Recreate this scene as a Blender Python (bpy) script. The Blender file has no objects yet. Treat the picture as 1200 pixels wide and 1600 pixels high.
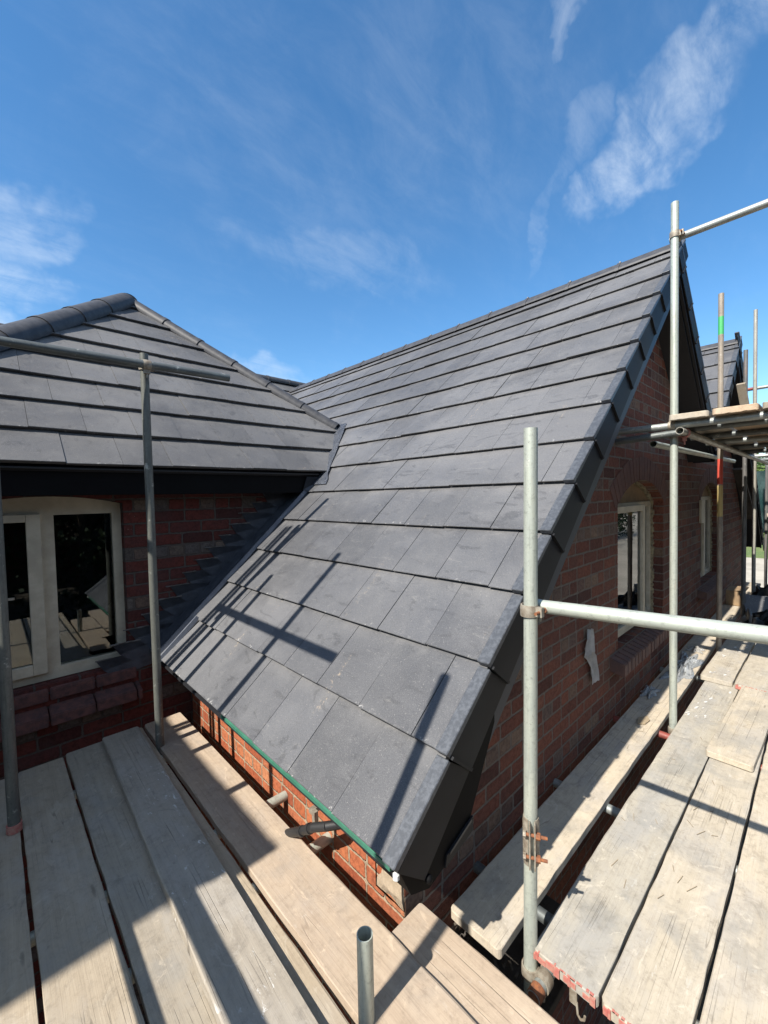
import bpy, bmesh, math, random
from mathutils import Vector, Matrix
random.seed(7)
R = math.radians
S = bpy.context.scene
COL = S.collection
# ------------------------------------------------------------------ camera
cam_d = bpy.data.cameras.new('camera'); cam = bpy.data.objects.new('camera', cam_d); COL.objects.link(cam)
S.camera = cam
yaw, pit, rol = R(46.70), R(2.11), R(1.25)
fwd = Vector((math.cos(pit)*math.cos(yaw), math.cos(pit)*math.sin(yaw), -math.sin(pit)))
rgt = Vector((math.sin(yaw), -math.cos(yaw), 0)); dwn = fwd.cross(rgt)
r2 = rgt*math.cos(rol) + dwn*math.sin(rol); d2 = -rgt*math.sin(rol) + dwn*math.cos(rol)
m = Matrix((r2, -d2, -fwd)).transposed().to_4x4()
cam.matrix_world = m
cam_d.sensor_fit = 'VERTICAL'; cam_d.sensor_height = 36; cam_d.sensor_width = 27
cam_d.lens = 656.6/1600*36
cam_d.clip_start = 0.02; cam_d.clip_end = 3000
S.render.resolution_x = 768; S.render.resolution_y = 1024
# ------------------------------------------------------------------ light
SUN = Vector((0.69, 0.021, -0.7235)).normalized()      # the way the light travels
sl = bpy.data.lights.new('sun', 'SUN'); sl.energy = 4.6; sl.angle = R(0.55); sl.color = (1, .94, .85)
so = bpy.data.objects.new('sun', sl); COL.objects.link(so); so.location = (-20, 0, 25)
so.rotation_euler = SUN.to_track_quat('-Z', 'Y').to_euler()
W = bpy.data.worlds.new('World'); S.world = W; W.use_nodes = True
S.view_settings.view_transform = 'Standard'; S.view_settings.look = 'None'
S.view_settings.gamma = 1; S.view_settings.exposure = 1.0

class NT:
    def __init__(s, tree): s.t = tree; s.l = tree.links
    def n(s, typ, **kw):
        x = s.t.nodes.new(typ)
        ins = kw.pop('i', {})
        for k, v in kw.items(): setattr(x, k, v)
        for k, v in ins.items(): s.set(x.inputs[k], v)
        return x
    def set(s, sock, v):
        if isinstance(v, bpy.types.NodeSocket): s.l.new(v, sock)
        elif isinstance(v, (tuple, list)) and sock.type == 'RGBA' and len(v) == 3: sock.default_value = (*v, 1)
        else: sock.default_value = v
    def m(s, op, a, b=0.0, c=0.0, clamp=False):
        x = s.n('ShaderNodeMath', operation=op, use_clamp=clamp)
        s.set(x.inputs[0], a); s.set(x.inputs[1], b)
        if len(x.inputs) > 2: s.set(x.inputs[2], c)
        return x.outputs[0]
    def ss(s, v, a, b, lo=0.0, hi=1.0):
        x = s.n('ShaderNodeMapRange', interpolation_type='SMOOTHSTEP')
        for k, q in zip(range(5), (v, a, b, lo, hi)): s.set(x.inputs[k], q)
        return x.outputs[0]
    def mix(s, f, a, b, mode='MIX'):
        x = s.n('ShaderNodeMix', data_type='RGBA', blend_type=mode)
        s.set(x.inputs[0], f); s.set(x.inputs[6], a); s.set(x.inputs[7], b)
        return x.outputs[2]
    def noise(s, vec, scale, detail=4.0, rough=.55, dist=0.0, out=0):
        x = s.n('ShaderNodeTexNoise')
        if vec is not None: s.set(x.inputs['Vector'], vec)
        x.inputs['Scale'].default_value = scale; x.inputs['Detail'].default_value = detail
        x.inputs['Roughness'].default_value = rough; x.inputs['Distortion'].default_value = dist
        return x.outputs[out]
    def map(s, vec, loc=(0,0,0), rot=(0,0,0), sc=(1,1,1)):
        x = s.n('ShaderNodeMapping'); s.set(x.inputs[0], vec)
        s.set(x.inputs[1], loc); s.set(x.inputs[2], rot); s.set(x.inputs[3], sc)
        return x.outputs[0]
    def comb(s, x, y, z):
        c = s.n('ShaderNodeCombineXYZ'); s.set(c.inputs[0], x); s.set(c.inputs[1], y); s.set(c.inputs[2], z); return c.outputs[0]
    def sep(s, v):
        c = s.n('ShaderNodeSeparateXYZ'); s.set(c.inputs[0], v); return c.outputs

# sky: Nishita plus thin wisps of cirrus laid out by direction in the sky
w = NT(W.node_tree); W.node_tree.nodes.clear()
sky = w.n('ShaderNodeTexSky', sky_type='NISHITA', sun_disc=False)
sky.sun_elevation = math.asin(-SUN.z); sky.sun_rotation = math.atan2(-SUN.x, -SUN.y)
sky.altitude = 0; sky.air_density = 1.0; sky.dust_density = 0.25; sky.ozone_density = 3.0
tc = w.n('ShaderNodeTexCoord').outputs['Generated']
dx, dy, dz = w.sep(tc)
iz = w.m('DIVIDE', 1.0, w.m('MAXIMUM', w.m('ADD', dz, .12), .05))
cp = w.comb(w.m('MULTIPLY', dx, iz), w.m('MULTIPLY', dy, iz), 0.0)
azd = w.m('MULTIPLY', w.m('ARCTAN2', dy, dx), 57.2958)
eld = w.m('MULTIPLY', w.m('ARCSINE', dz), 57.2958)
wa = w.noise(tc, 5.0, 5, .6); wb = w.noise(w.map(tc, loc=(4,4,4)), 5.0, 5, .6)
azw = w.m('ADD', azd, w.m('MULTIPLY', w.m('SUBTRACT', wa, .5), 22.0)); elw = w.m('ADD', eld, w.m('MULTIPLY', w.m('SUBTRACT', wb, .5), 12.0))
def blob(az, el, ra, rb, rot):
    x = w.m('SUBTRACT', azw, az); y = w.m('SUBTRACT', elw, el); c, s_ = math.cos(R(rot)), math.sin(R(rot))
    u = w.m('DIVIDE', w.m('ADD', w.m('MULTIPLY', x, c), w.m('MULTIPLY', y, s_)), ra)
    v = w.m('DIVIDE', w.m('SUBTRACT', w.m('MULTIPLY', y, c), w.m('MULTIPLY', x, s_)), rb)
    return w.ss(w.m('ADD', w.m('MULTIPLY', u, u), w.m('MULTIPLY', v, v)), 1.0, 0.0)
n1 = w.noise(w.map(tc, rot=(.2,.3,R(20)), sc=(1.0,1.8,1.3)), 7.0, 9, .66, .5)
n2 = w.noise(w.map(cp, rot=(0,0,R(35)), sc=(1,3.2,1)), 4.0, 9, .65, .5)
nn = w.m('ADD', w.m('MULTIPLY', n1, .6), w.m('MULTIPLY', n2, .4))
regs = [(15.5, 33.2, 6.5, 3.0, -20, .8), (13, 38, 7, 4.2, -50, .68), (7, 42, 9, 6, -30, .7), (24.5, 45, 3, 1.8, -40, .4), (21, 36, 5, 3, -50, .32), (26, 30.5, 1.6, 6, 30, .22),
        (90, 27, 8, 3.6, -20, .5), (90, 22.3, 8, 2.8, 0, .62), (90, 18, 8, 2.6, 0, .75), (52, 28.5, 17, 3.6, 10, .24), (62, 15, 7, 2.8, 0, .5), (45, 40, 40, 14, 0, .10)]
cl = None
for az, el, ra, rb, ro, am in regs:
    b = w.m('MULTIPLY', blob(az, el, ra, rb, ro), am)
    cl = b if cl is None else w.m('MAXIMUM', cl, b)
cov = w.m('MULTIPLY', w.m('MULTIPLY', cl, .56), w.ss(nn, .30, .66), clamp=True)
cov = w.m('ADD', cov, w.m('MULTIPLY', w.ss(nn, .45, .8), .04), clamp=True)
# unseen broken cloud added overhead and behind the camera for neutral fill light
bk = w.m('ADD', w.m('ADD', w.m('MULTIPLY', dx, -.45), w.m('MULTIPLY', dy, -.50)), w.m('MULTIPLY', dz, .74))
cb = w.m('MULTIPLY', w.ss(w.m('ADD', bk, w.m('MULTIPLY', w.m('SUBTRACT', n1, .5), .3)), .42, .62), w.ss(n1, .30, .52, .12, .42))
cov = w.m('MAXIMUM', cov, cb)
hs = w.n('ShaderNodeHueSaturation', i={'Hue': .496, 'Saturation': 1.22, 'Value': 1.06, 'Color': sky.outputs[0]}).outputs[0]
skyc = w.mix(cov, hs, (5.2, 5.7, 6.2, 1))
bg = w.n('ShaderNodeBackground', i={'Color': skyc, 'Strength': .10})
w.l.new(bg.outputs[0], w.n('ShaderNodeOutputWorld').inputs[0])

# ------------------------------------------------------------------ materials
MATS = {}
def newmat(name):
    mt = bpy.data.materials.new(name); mt.use_nodes = True; mt.node_tree.nodes.clear(); MATS[name] = mt
    return mt, NT(mt.node_tree)
def finish(mt, t, col, rough=.6, metal=0.0, bump=None, bdist=.003, bstr=1.0, spec=.5, **kw):
    p = t.n('ShaderNodeBsdfPrincipled')
    t.set(p.inputs['Base Color'], col); t.set(p.inputs['Roughness'], rough); t.set(p.inputs['Metallic'], metal)
    t.set(p.inputs['Specular IOR Level'], spec)
    for k, v in kw.items(): t.set(p.inputs[k], v)
    if bump is not None:
        b = t.n('ShaderNodeBump', i={'Height': bump, 'Distance': bdist, 'Strength': bstr}); t.l.new(b.outputs[0], p.inputs['Normal'])
    t.l.new(p.outputs[0], t.n('ShaderNodeOutputMaterial').inputs[0])
    return mt
def objco(t): return t.n('ShaderNodeTexCoord').outputs['Object']
def rnd(t): return t.n('ShaderNodeObjectInfo').outputs['Random']

def brick_mat(name, h, phase, stretch, header, mortar, mort_var=.3, dark=.5, jw=.0045):
    mt, t = newmat(name)
    g = t.n('ShaderNodeNewGeometry'); P = g.outputs['Position']; px, py, pz = t.sep(P); nx, ny, nz = t.sep(g.outputs['True Normal'])
    isx = t.m('GREATER_THAN', t.m('ABSOLUTE', nx), .5)
    u0 = t.m('ADD', t.m('MULTIPLY', isx, py), t.m('MULTIPLY', t.m('SUBTRACT', 1.0, isx), px))
    wob = t.noise(P, 7.0, 3, .6); wob2 = t.noise(t.map(P, loc=(5,5,5)), 9.0, 3, .6)
    u = t.m('ADD', t.m('ADD', u0, 20.0), t.m('MULTIPLY', t.m('SUBTRACT', wob, .5), .016))
    v = t.m('ADD', t.m('ADD', t.m('SUBTRACT', pz, phase), 40*h), t.m('MULTIPLY', t.m('SUBTRACT', wob2, .5), .011))
    rw = t.m('DIVIDE', v, h); row = t.m('FLOOR', rw); fv = t.m('FRACT', rw)
    isH = t.m('LESS_THAN', t.m('MODULO', row, 4.0), .5)
    bw = t.m('SUBTRACT', .236, t.m('MULTIPLY', isH, .118))
    wnr = t.n('ShaderNodeTexWhiteNoise', noise_dimensions='1D', i={'W': row}).outputs[0]
    off = t.m('ADD', t.m('MULTIPLY', t.m('MODULO', row, 2.0), .118), t.m('MULTIPLY', wnr, .035))
    cu = t.m('DIVIDE', t.m('ADD', u, off), bw); col = t.m('FLOOR', cu); fu = t.m('FRACT', cu)
    du = t.m('MULTIPLY', t.m('MINIMUM', fu, t.m('SUBTRACT', 1.0, fu)), bw)
    dv = t.m('MULTIPLY', t.m('MINIMUM', fv, t.m('SUBTRACT', 1.0, fv)), h)
    # rounded corner distance
    k = .016
    a = t.m('MAXIMUM', t.m('SUBTRACT', k, du), 0.0); b = t.m('MAXIMUM', t.m('SUBTRACT', k, dv), 0.0)
    d = t.m('SUBTRACT', k, t.m('SQRT', t.m('ADD', t.m('MULTIPLY', a, a), t.m('MULTIPLY', b, b))))
    en = t.noise(P, 55.0, 4, .7); fine = t.noise(P, 260.0, 3, .7)
    d = t.m('ADD', d, t.m('MULTIPLY', t.m('SUBTRACT', en, .5), .008))
    mask = t.ss(d, jw, jw+.004)
    wn = t.n('ShaderNodeTexWhiteNoise', noise_dimensions='3D', i={'Vector': t.comb(row, col, isx)})
    r1 = wn.outputs[0]; r3 = t.sep(wn.outputs[1])[1]
    def ramp(f, cols):
        x = t.n('ShaderNodeValToRGB'); t.set(x.inputs[0], f); e = x.color_ramp.elements
        e[0].position = 0; e[0].color = (*cols[0], 1); e[1].position = 1; e[1].color = (*cols[-1], 1)
        for i, c in enumerate(cols[1:-1]): q = e.new((i+1)/(len(cols)-1)); q.color = (*c, 1)
        return x.outputs[0]
    hh = t.m('MULTIPLY', isH, t.m('GREATER_THAN', r3, .25))
    bc = t.mix(hh, ramp(r1, stretch), ramp(r1, header))
    mott = t.noise(P, 48.0, 7, .78)
    bc = t.mix(t.ss(mott, .40, .66), bc, t.mix(1.0, bc, (.55, .5, .5, 1), 'MULTIPLY'))
    soot = t.noise(P, 2.3, 5, .65)
    bc = t.mix(t.m('MULTIPLY', t.ss(soot, .45, .7), dark), bc, (.045, .036, .036, 1))
    sp = t.m('MULTIPLY', t.ss(t.noise(P, 70.0, 3, .6), .68, .78), t.ss(t.noise(P, 3.0, 2, .5), .5, .65))
    bc = t.mix(t.m('MULTIPLY', sp, .6), bc, (.5, .46, .4, 1))
    mc = t.mix(t.m('MULTIPLY', t.ss(en, .35, .7), mort_var), mortar, tuple(c*.35 for c in mortar))
    c = t.mix(mask, mc, bc)
    hgt = t.m('ADD', t.m('MULTIPLY', mask, 1.0), t.m('ADD', t.m('MULTIPLY', fine, .12), t.m('MULTIPLY', en, .28)))
    hgt = t.m('ADD', hgt, t.m('MULTIPLY', r1, .25))
    return finish(mt, t, c, .9, bump=hgt, bdist=.011, bstr=1.0, spec=.25)
RED = [(.085,.036,.028), (.165,.060,.040), (.205,.075,.047), (.125,.050,.037), (.22,.092,.060)]
BUF = [(.06,.055,.052), (.16,.12,.09), (.09,.082,.078), (.12,.08,.06)]
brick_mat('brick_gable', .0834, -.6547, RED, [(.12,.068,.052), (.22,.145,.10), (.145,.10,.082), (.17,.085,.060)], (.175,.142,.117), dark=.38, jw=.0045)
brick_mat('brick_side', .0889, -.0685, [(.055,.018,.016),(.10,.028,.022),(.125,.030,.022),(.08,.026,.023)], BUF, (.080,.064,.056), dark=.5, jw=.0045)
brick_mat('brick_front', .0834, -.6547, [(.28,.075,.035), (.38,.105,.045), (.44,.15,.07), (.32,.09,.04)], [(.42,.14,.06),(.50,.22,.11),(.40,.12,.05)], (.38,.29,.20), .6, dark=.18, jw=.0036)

def plain(name, col, rough=.7, var=.25, scale=8.0, bump=.3, bd=.002, metal=0.0, col2=None, spec=.5, **kw):
    mt, t = newmat(name); o = objco(t)
    n = t.noise(o, scale, 6, .65); f = t.noise(o, scale*14, 3, .7)
    c2 = col2 or tuple(c*(1-var) for c in col)
    c = t.mix(t.ss(n, .3, .7), col, c2)
    return finish(mt, t, c, rough, metal, bump=t.m('ADD', t.m('MULTIPLY', n, .5), t.m('MULTIPLY', f, .5)) if bump else None, bdist=bd, bstr=bump, spec=spec, **kw)
plain('cream_paint', (.50,.445,.335), .6, .25, 9, .35, col2=(.38,.33,.245))
plain('foam_edge', (.42,.36,.22), .9, .4, 30, 1.0, .006, col2=(.16,.13,.09))
plain('tan_board', (.30,.20,.11), .85, .4, 10, .5, col2=(.20,.14,.085))
plain('black_plastic', (.004,.004,.0045), .7, .3, 5, .15, spec=.12)
plain('blue_board', (.022,.032,.048), .5, .3, 3, .15)
plain('soffit_dark', (.009,.010,.014), .7, .3, 4, .2)
plain('rubber', (.02,.02,.021), .5, .3, 12, .4)
plain('green_strip', (.045,.17,.115), .5, .3, 12, .2)
plain('white_plastic', (.62,.63,.62), .5, .1, 12, .2)
plain('lead', (.115,.13,.165), .45, .4, 9, .7, .004, metal=.35, col2=(.19,.205,.235))
plain('lead_dark', (.028,.032,.042), .6, .4, 9, .7, .005, metal=.1, col2=(.055,.062,.075))
plain('pointing', (.13,.12,.11), .95, .4, 20, .8, .004, col2=(.06,.055,.052))
plain('sill_brick', (.135,.055,.045), .9, .4, 22, 1.0, .004, col2=(.06,.032,.030))
plain('sill_brick_brown', (.15,.078,.058), .85, .4, 14, .8, .003, col2=(.09,.055,.05))
plain('arch_brick', (.13,.060,.045), .9, .5, 11, .9, .003, col2=(.085,.042,.036))
plain('rust', (.26,.095,.035), .85, .5, 60, .9, .001, col2=(.12,.05,.03))
plain('coupler_metal', (.36,.33,.27), .6, .4, 40, .8, .0015, metal=.35, col2=(.2,.16,.12))
plain('red_paint', (.38,.10,.085), .7, .4, 60, .6, .001, col2=(.40,.22,.17))
plain('cloth', (.72,.71,.69), .95, .3, 12, .6, .004)
plain('clear_wrap', (.55,.57,.58), .25, .2, 12, .6, .004, spec=.8)
plain('white_chip', (.62,.60,.56), .9, .2, 30, .4)
plain('splinter', (.33,.26,.17), .9, .3, 30, .4)
plain('soil', (.05,.04,.032), 1, .5, 3, 1.0, .03, col2=(.09,.075,.055))
plain('paving', (.42,.38,.31), .95, .3, .8, .5, .004, col2=(.30,.27,.22))
plain('grass', (.07,.13,.03), 1, .5, 2.2, 1.0, .04, col2=(.14,.16,.05))
plain('bark', (.09,.065,.045), .95, .4, 14, 1.0, .01)
plain('interior', (.02,.019,.018), .9, .3, 3, 0)
plain('curtain', (.50,.52,.48), .9, .3, 5, .2)
plain('teal_sheet', (.035,.10,.10), .6, .4, 4, .4)

def leaf_mat(name, a, b):
    mt, t = newmat(name); g = t.n('ShaderNodeNewGeometry'); r = g.outputs['Random Per Island']
    c = t.mix(r, a, b)
    return finish(mt, t, c, .7, spec=.3, **{'Subsurface Weight': 0.0})
leaf_mat('leaf_dark', (.020,.045,.012), (.06,.10,.025)); leaf_mat('leaf_deep', (.008,.018,.006), (.022,.038,.012)); leaf_mat('leaf_mid', (.04,.08,.018), (.10,.14,.035))

def tile_mat(name, base, dust_sheen):
    mt, t = newmat(name); g = t.n('ShaderNodeNewGeometry'); P = g.outputs['Position']
    uv = t.n('ShaderNodeUVMap').outputs[0]; fx, fy, _ = t.sep(uv)
    at = t.n('ShaderNodeAttribute', attribute_name='rnd').outputs['Fac']
    n = t.noise(P, 1.6, 6, .6); n2 = t.noise(t.map(P, sc=(1,1,1)), 9.0, 6, .7, .5); fine = t.noise(P, 420.0, 2, .8)
    c = t.mix(at, tuple(x*.80 for x in base), tuple(x*1.18 for x in base))
    c = t.mix(t.ss(n, .35, .7, 0, .5), c, tuple(x*.8 for x in dust_sheen))
    lg = t.noise(t.map(P, loc=(2,0,1), sc=(1,.7,1)), .75, 5, .6, .3)
    c = t.mix(t.ss(lg, .46, .62, 0, .55), c, tuple(x*1.18 for x in dust_sheen)); c = t.mix(t.ss(lg, .44, .34, 0, .5), c, tuple(x*.72 for x in base))  # broad pale areas paint in the sheen of the slope along with dust
    c = t.mix(t.ss(n2, .5, .78, 0, .35), c, dust_sheen)
    # brushed dusty patches
    nd = t.noise(t.map(P, rot=(.3,.5,.8), sc=(3,1.2,3)), 3.2, 8, .7, 1.6)
    c = t.mix(t.m('MULTIPLY', t.ss(nd, .55, .64), .48), c, tuple(x*.5 for x in base))
    c = t.mix(t.m('MULTIPLY', t.ss(t.noise(t.map(P, loc=(4,2,1), rot=(.3,.5,.8), sc=(5,1.2,5)), 3.5, 8, .75, 1.2), .57, .72), .5), c, (.20,.195,.185))
    # pale efflorescence speckles at the tails of the tiles
    lo = t.ss(fy, .10, .0); sp = t.noise(P, 46.0, 3, .6); rg = t.noise(P, 9.0, 2, .5)
    c = t.mix(t.m('MULTIPLY', t.m('MULTIPLY', lo, t.ss(sp, .60, .70)), t.ss(rg, .45, .6, .1, .9)), c, (.42,.41,.39))
    sp2 = t.noise(P, 130.0, 2, .6)
    c = t.mix(t.m('MULTIPLY', t.ss(sp2, .64, .74), .45), c, (.30,.29,.27))
    sp3 = t.noise(P, 300.0, 2, .6)
    c = t.mix(t.ss(sp3, .52, .70, 0, .45), c, (.17,.168,.165)); c = t.mix(t.ss(sp3, .46, .32, 0, .5), c, (.035,.035,.037))
    hd = t.m('MULTIPLY', t.ss(fy, .70, .98), t.ss(t.noise(P, 5.0, 5, .7), .4, .62)); c = t.mix(t.m('MULTIPLY', hd, .28), c, (.18,.175,.17))
    # sandy mortar dust in runs
    r = t.m('MULTIPLY', t.ss(t.noise(t.map(P, sc=(1,9,1)), 1.3, 3, .5), .66, .74), t.ss(t.noise(P, 60.0, 4, .7), .52, .68))
    c = t.mix(t.m('MULTIPLY', r, .55), c, (.36,.29,.21))
    return finish(mt, t, c, t.ss(n2, .2, .8, .42, .62), bump=t.m('ADD', fine, t.m('MULTIPLY', n2, .6)), bdist=.0012, bstr=.55, spec=.42)
tile_mat('tile', (.076,.078,.085), (.132,.132,.136))
tile_mat('tile_side', (.090,.089,.091), (.148,.145,.142))
def verge_mat():
    mt, t = newmat('verge_tile'); P = t.n('ShaderNodeNewGeometry').outputs['Position']
    n = t.noise(P, 55.0, 6, .75, .3); n2 = t.noise(P, 4.0, 4, .6)
    c = t.mix(t.ss(n, .42, .62), (.052,.057,.066), (.085,.092,.104))
    c = t.mix(t.ss(n, .66, .76, 0, .6), c, (.26,.27,.29))
    return finish(mt, t, c, .42, bump=n, bdist=.0015, bstr=.5)
verge_mat()
plain('verge_skirt', (.010,.011,.014), .6, .3, 6, .3, .001, spec=.3)
plain('ridge_tile_mat', (.030,.031,.036), .55, .35, 16, .5, .0015, col2=(.058,.058,.062))

def wood_mat(name, light, mid, darkc, splat=.0, scratch=.5, dirt=.5, warm=.0, grey=.3):
    mt, t = newmat(name); o = objco(t); r = rnd(t)
    base = t.n('ShaderNodeVectorMath', operation='ADD'); t.set(base.inputs[0], o)
    t.set(base.inputs[1], t.comb(t.m('MULTIPLY', r, 37.0), t.m('MULTIPLY', r, 11.0), t.m('MULTIPLY', r, 5.0))); v = base.outputs[0]
    warp = t.noise(v, 1.8, 3, .5, out=1)
    wv = t.n('ShaderNodeVectorMath', operation='MULTIPLY_ADD'); t.set(wv.inputs[0], warp); t.set(wv.inputs[1], (.0,.03,.0)); t.set(wv.inputs[2], v); v2 = wv.outputs[0]
    grain = t.noise(t.map(v2, sc=(1.2, 42, 42)), 1.0, 6, .7)
    fineg = t.noise(t.map(v2, sc=(5, 220, 220)), 1.0, 3, .7)
    big = t.noise(t.map(v, sc=(1.0, 2.2, 1)), 2.4, 6, .65); mott = t.noise(v, 14.0, 6, .75, .5)
    c = t.mix(t.ss(grain, .30, .72), light, mid)
    c = t.mix(t.ss(fineg, .52, .74, 0, .32), c, darkc)
    c = t.mix(t.m('MULTIPLY', t.ss(big, .42, .68), grey), c, (.33,.33,.33))
    c = t.mix(t.m('MULTIPLY', t.ss(mott, .5, .72), .30*dirt*2), c, t.mix(.5, darkc, mid))
    blot = t.noise(t.map(v, loc=(3,7,1)), 7.5, 8, .78, .5)
    c = t.mix(t.m('MULTIPLY', t.ss(blot, .50, .70), .36*dirt*2), c, tuple(x*.95 for x in darkc))
    gp = t.noise(t.map(v, loc=(9,2,1)), 3.4, 5, .6, .4)
    c = t.mix(t.m('MULTIPLY', t.ss(gp, .52, .68), .42*grey*2), c, (.22,.225,.22))
    c = t.mix(t.ss(t.noise(v, 34.0, 6, .8), .48, .72, 0, .30), c, tuple(x*.7 for x in darkc))
    c = t.mix(t.m('MULTIPLY', t.ss(t.noise(t.map(v, loc=(13,7,1)), 4.0, 6, .7, .5), .58, .72), .5), c, tuple(min(.8, x*1.12) for x in light))
    c = t.mix(1.0, c, t.mix(r, (1.08,1.02,.94,1), (.80,.82,.84,1)), 'MULTIPLY')
    # knots
    vo = t.n('ShaderNodeTexVoronoi', i={'Vector': t.map(v2, sc=(1.3, 6.5, 3)), 'Scale': 1.0}); kd = t.m('ADD', vo.outputs['Distance'], t.m('MULTIPLY', t.noise(v, 20.0, 2, .5), .04))
    c = t.mix(t.m('MULTIPLY', t.ss(kd, .085, .05), .5), c, tuple(x*.45 for x in darkc))
    # scratches
    sc = None
    for ang, s1, s2 in ((35, .5, 26), (-28, .4, 30), (72, .6, 24), (-60, .5, 28), (20, .5, 22)):
        q = t.noise(t.map(v, loc=(ang, 0, 0), rot=(0,0,R(ang)), sc=(s1, s2, 1)), 1.0, 0, .5)
        ln = t.ss(t.m('ABSOLUTE', t.m('SUBTRACT', q, .5)), .007, .001)
        gate = t.ss(t.noise(t.map(v, loc=(0, ang, 2)), 3.2, 2, .5), .56, .74)
        x = t.m('MULTIPLY', ln, gate); sc = x if sc is None else t.m('MAXIMUM', sc, x)
    sm = t.noise(t.map(v, loc=(21,3,1), rot=(0,0,.5), sc=(1,1.6,1)), 6.5, 8, .74, 1.4)
    c = t.mix(t.ss(sm, .57, .66, 0, .42), c, tuple(min(.62, x*1.22) for x in light)); c = t.mix(t.ss(sm, .42, .33, 0, .45), c, tuple(x*1.05 for x in darkc))
    c = t.mix(t.m('MULTIPLY', sc, scratch), c, tuple(x*.35 for x in darkc))
    # pits and specks
    pit = t.m('MULTIPLY', t.ss(t.noise(t.map(v, sc=(1, 2.2, 1)), 55.0, 2, .5), .70, .76), t.ss(big, .4, .6))
    c = t.mix(t.m('MULTIPLY', pit, .35), c, tuple(x*.4 for x in darkc))
    # one or two long cracks
    cq = t.noise(t.map(v, sc=(.18, 16, 1)), 1.0, 1, .5)
    crack = t.m('MULTIPLY', t.ss(t.m('ABSOLUTE', t.m('SUBTRACT', cq, .47)), .010, .002), t.ss(t.noise(v, 1.3, 2, .5), .55, .6))
    c = t.mix(t.m('MULTIPLY', crack, .10), c, tuple(x*.25 for x in darkc))
    if splat:
        s = t.m('MULTIPLY', t.ss(t.noise(t.map(v, rot=(0,0,.7), sc=(1,2.5,1)), 17.0, 5, .7, .6), .60, .68), t.ss(t.noise(v, 2.7, 3, .6), .48, .6))
        c = t.mix(t.m('MULTIPLY', s, splat), c, (.60,.60,.58))
    h = t.m('SUBTRACT', t.m('ADD', t.m('MULTIPLY', grain, .5), t.m('MULTIPLY', fineg, .35)), t.m('ADD', t.m('MULTIPLY', crack, 1.2), t.m('MULTIPLY', sc, .6)))
    return finish(mt, t, c, .85, bump=h, bdist=.0022, bstr=.75, spec=.25)
wood_mat('wood_pale', (.48,.43,.35), (.42,.375,.30), (.19,.165,.135), .2, .5, .62, grey=.5)
wood_mat('wood_tan', (.50,.395,.29), (.43,.33,.24), (.20,.15,.11), .15, .3, .36, grey=.22)
wood_mat('wood_left', (.345,.30,.235), (.29,.25,.195), (.16,.135,.105), .2, .7, .62, grey=.35)
wood_mat('wood_worn', (.31,.285,.245), (.26,.238,.205), (.14,.128,.115), .9, .8, .6, grey=.4)
wood_mat('wood_dark', (.10,.085,.07), (.07,.06,.05), (.03,.027,.025), 0, .3, .5, grey=.1)

def tube_mat(name, a, b, rusty=.2, metal=.45, paint=None, rough=.48):
    mt, t = newmat(name); o = objco(t); r = rnd(t)
    v = t.n('ShaderNodeVectorMath', operation='ADD'); t.set(v.inputs[0], o); t.set(v.inputs[1], t.comb(t.m('MULTIPLY', r, 20.0), 0.0, t.m('MULTIPLY', r, 9.0))); v = v.outputs[0]
    n = t.noise(t.map(v, sc=(3,3,.8)), 9.0, 7, .7); n2 = t.noise(v, 60.0, 4, .7); n3 = t.noise(t.map(v, sc=(4,4,.6)), 5.0, 5, .65)
    c = t.mix(t.ss(n, .3, .7), a, b)
    c = t.mix(t.ss(n2, .5, .75, 0, .5), c, tuple(x*.45 for x in b))
    st = t.noise(t.map(v, sc=(7,7,.35)), 9.0, 6, .7)
    c = t.mix(t.ss(st, .5, .72, 0, .55), c, tuple(x*.5 for x in b))
    c = t.mix(t.ss(t.noise(v, 17.0, 5, .7), .6, .72, 0, .55), c, (.55,.55,.50))
    c = t.mix(t.m('MULTIPLY', t.ss(n3, .62, .74), rusty), c, (.34,.17,.08))
    c = t.mix(t.m('MULTIPLY', t.ss(t.noise(v, 130.0, 2, .6), .66, .72), .5), c, (.12,.12,.11))
    if paint:
        for (lo, hi, pc) in paint:
            z = t.sep(o)[2]
            f = t.m('MULTIPLY', t.ss(t.m('ADD', z, t.m('MULTIPLY', n2, .03)), lo, lo+.01), t.ss(t.m('ADD', z, t.m('MULTIPLY', n2, .03)), hi, hi-.01))
            c = t.mix(t.m('MULTIPLY', f, .9), c, pc)
    return finish(mt, t, c, t.ss(n, .3, .7, rough-.06, rough+.14), metal, bump=t.m('ADD', n, n2), bdist=.0006, bstr=.4)
tube_mat('tube_light', (.46,.49,.42), (.36,.39,.35), .25, .35)
tube_mat('tube_mid', (.35,.37,.35), (.27,.29,.28), .15, .5)
tube_mat('tube_worn', (.40,.38,.32), (.28,.27,.24), .5, .3)
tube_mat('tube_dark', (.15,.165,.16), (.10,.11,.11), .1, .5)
tube_mat('tube_shaded', (.15,.155,.135), (.10,.105,.095), .15, .25)  # galvanised tube with the shade on the left uprights put into its colour
tube_mat('tube_far', (.17,.16,.15), (.10,.10,.10), .4, .2)
tube_mat('tube_red', (.26,.06,.045), (.18,.05,.04), .3, .1)

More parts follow.
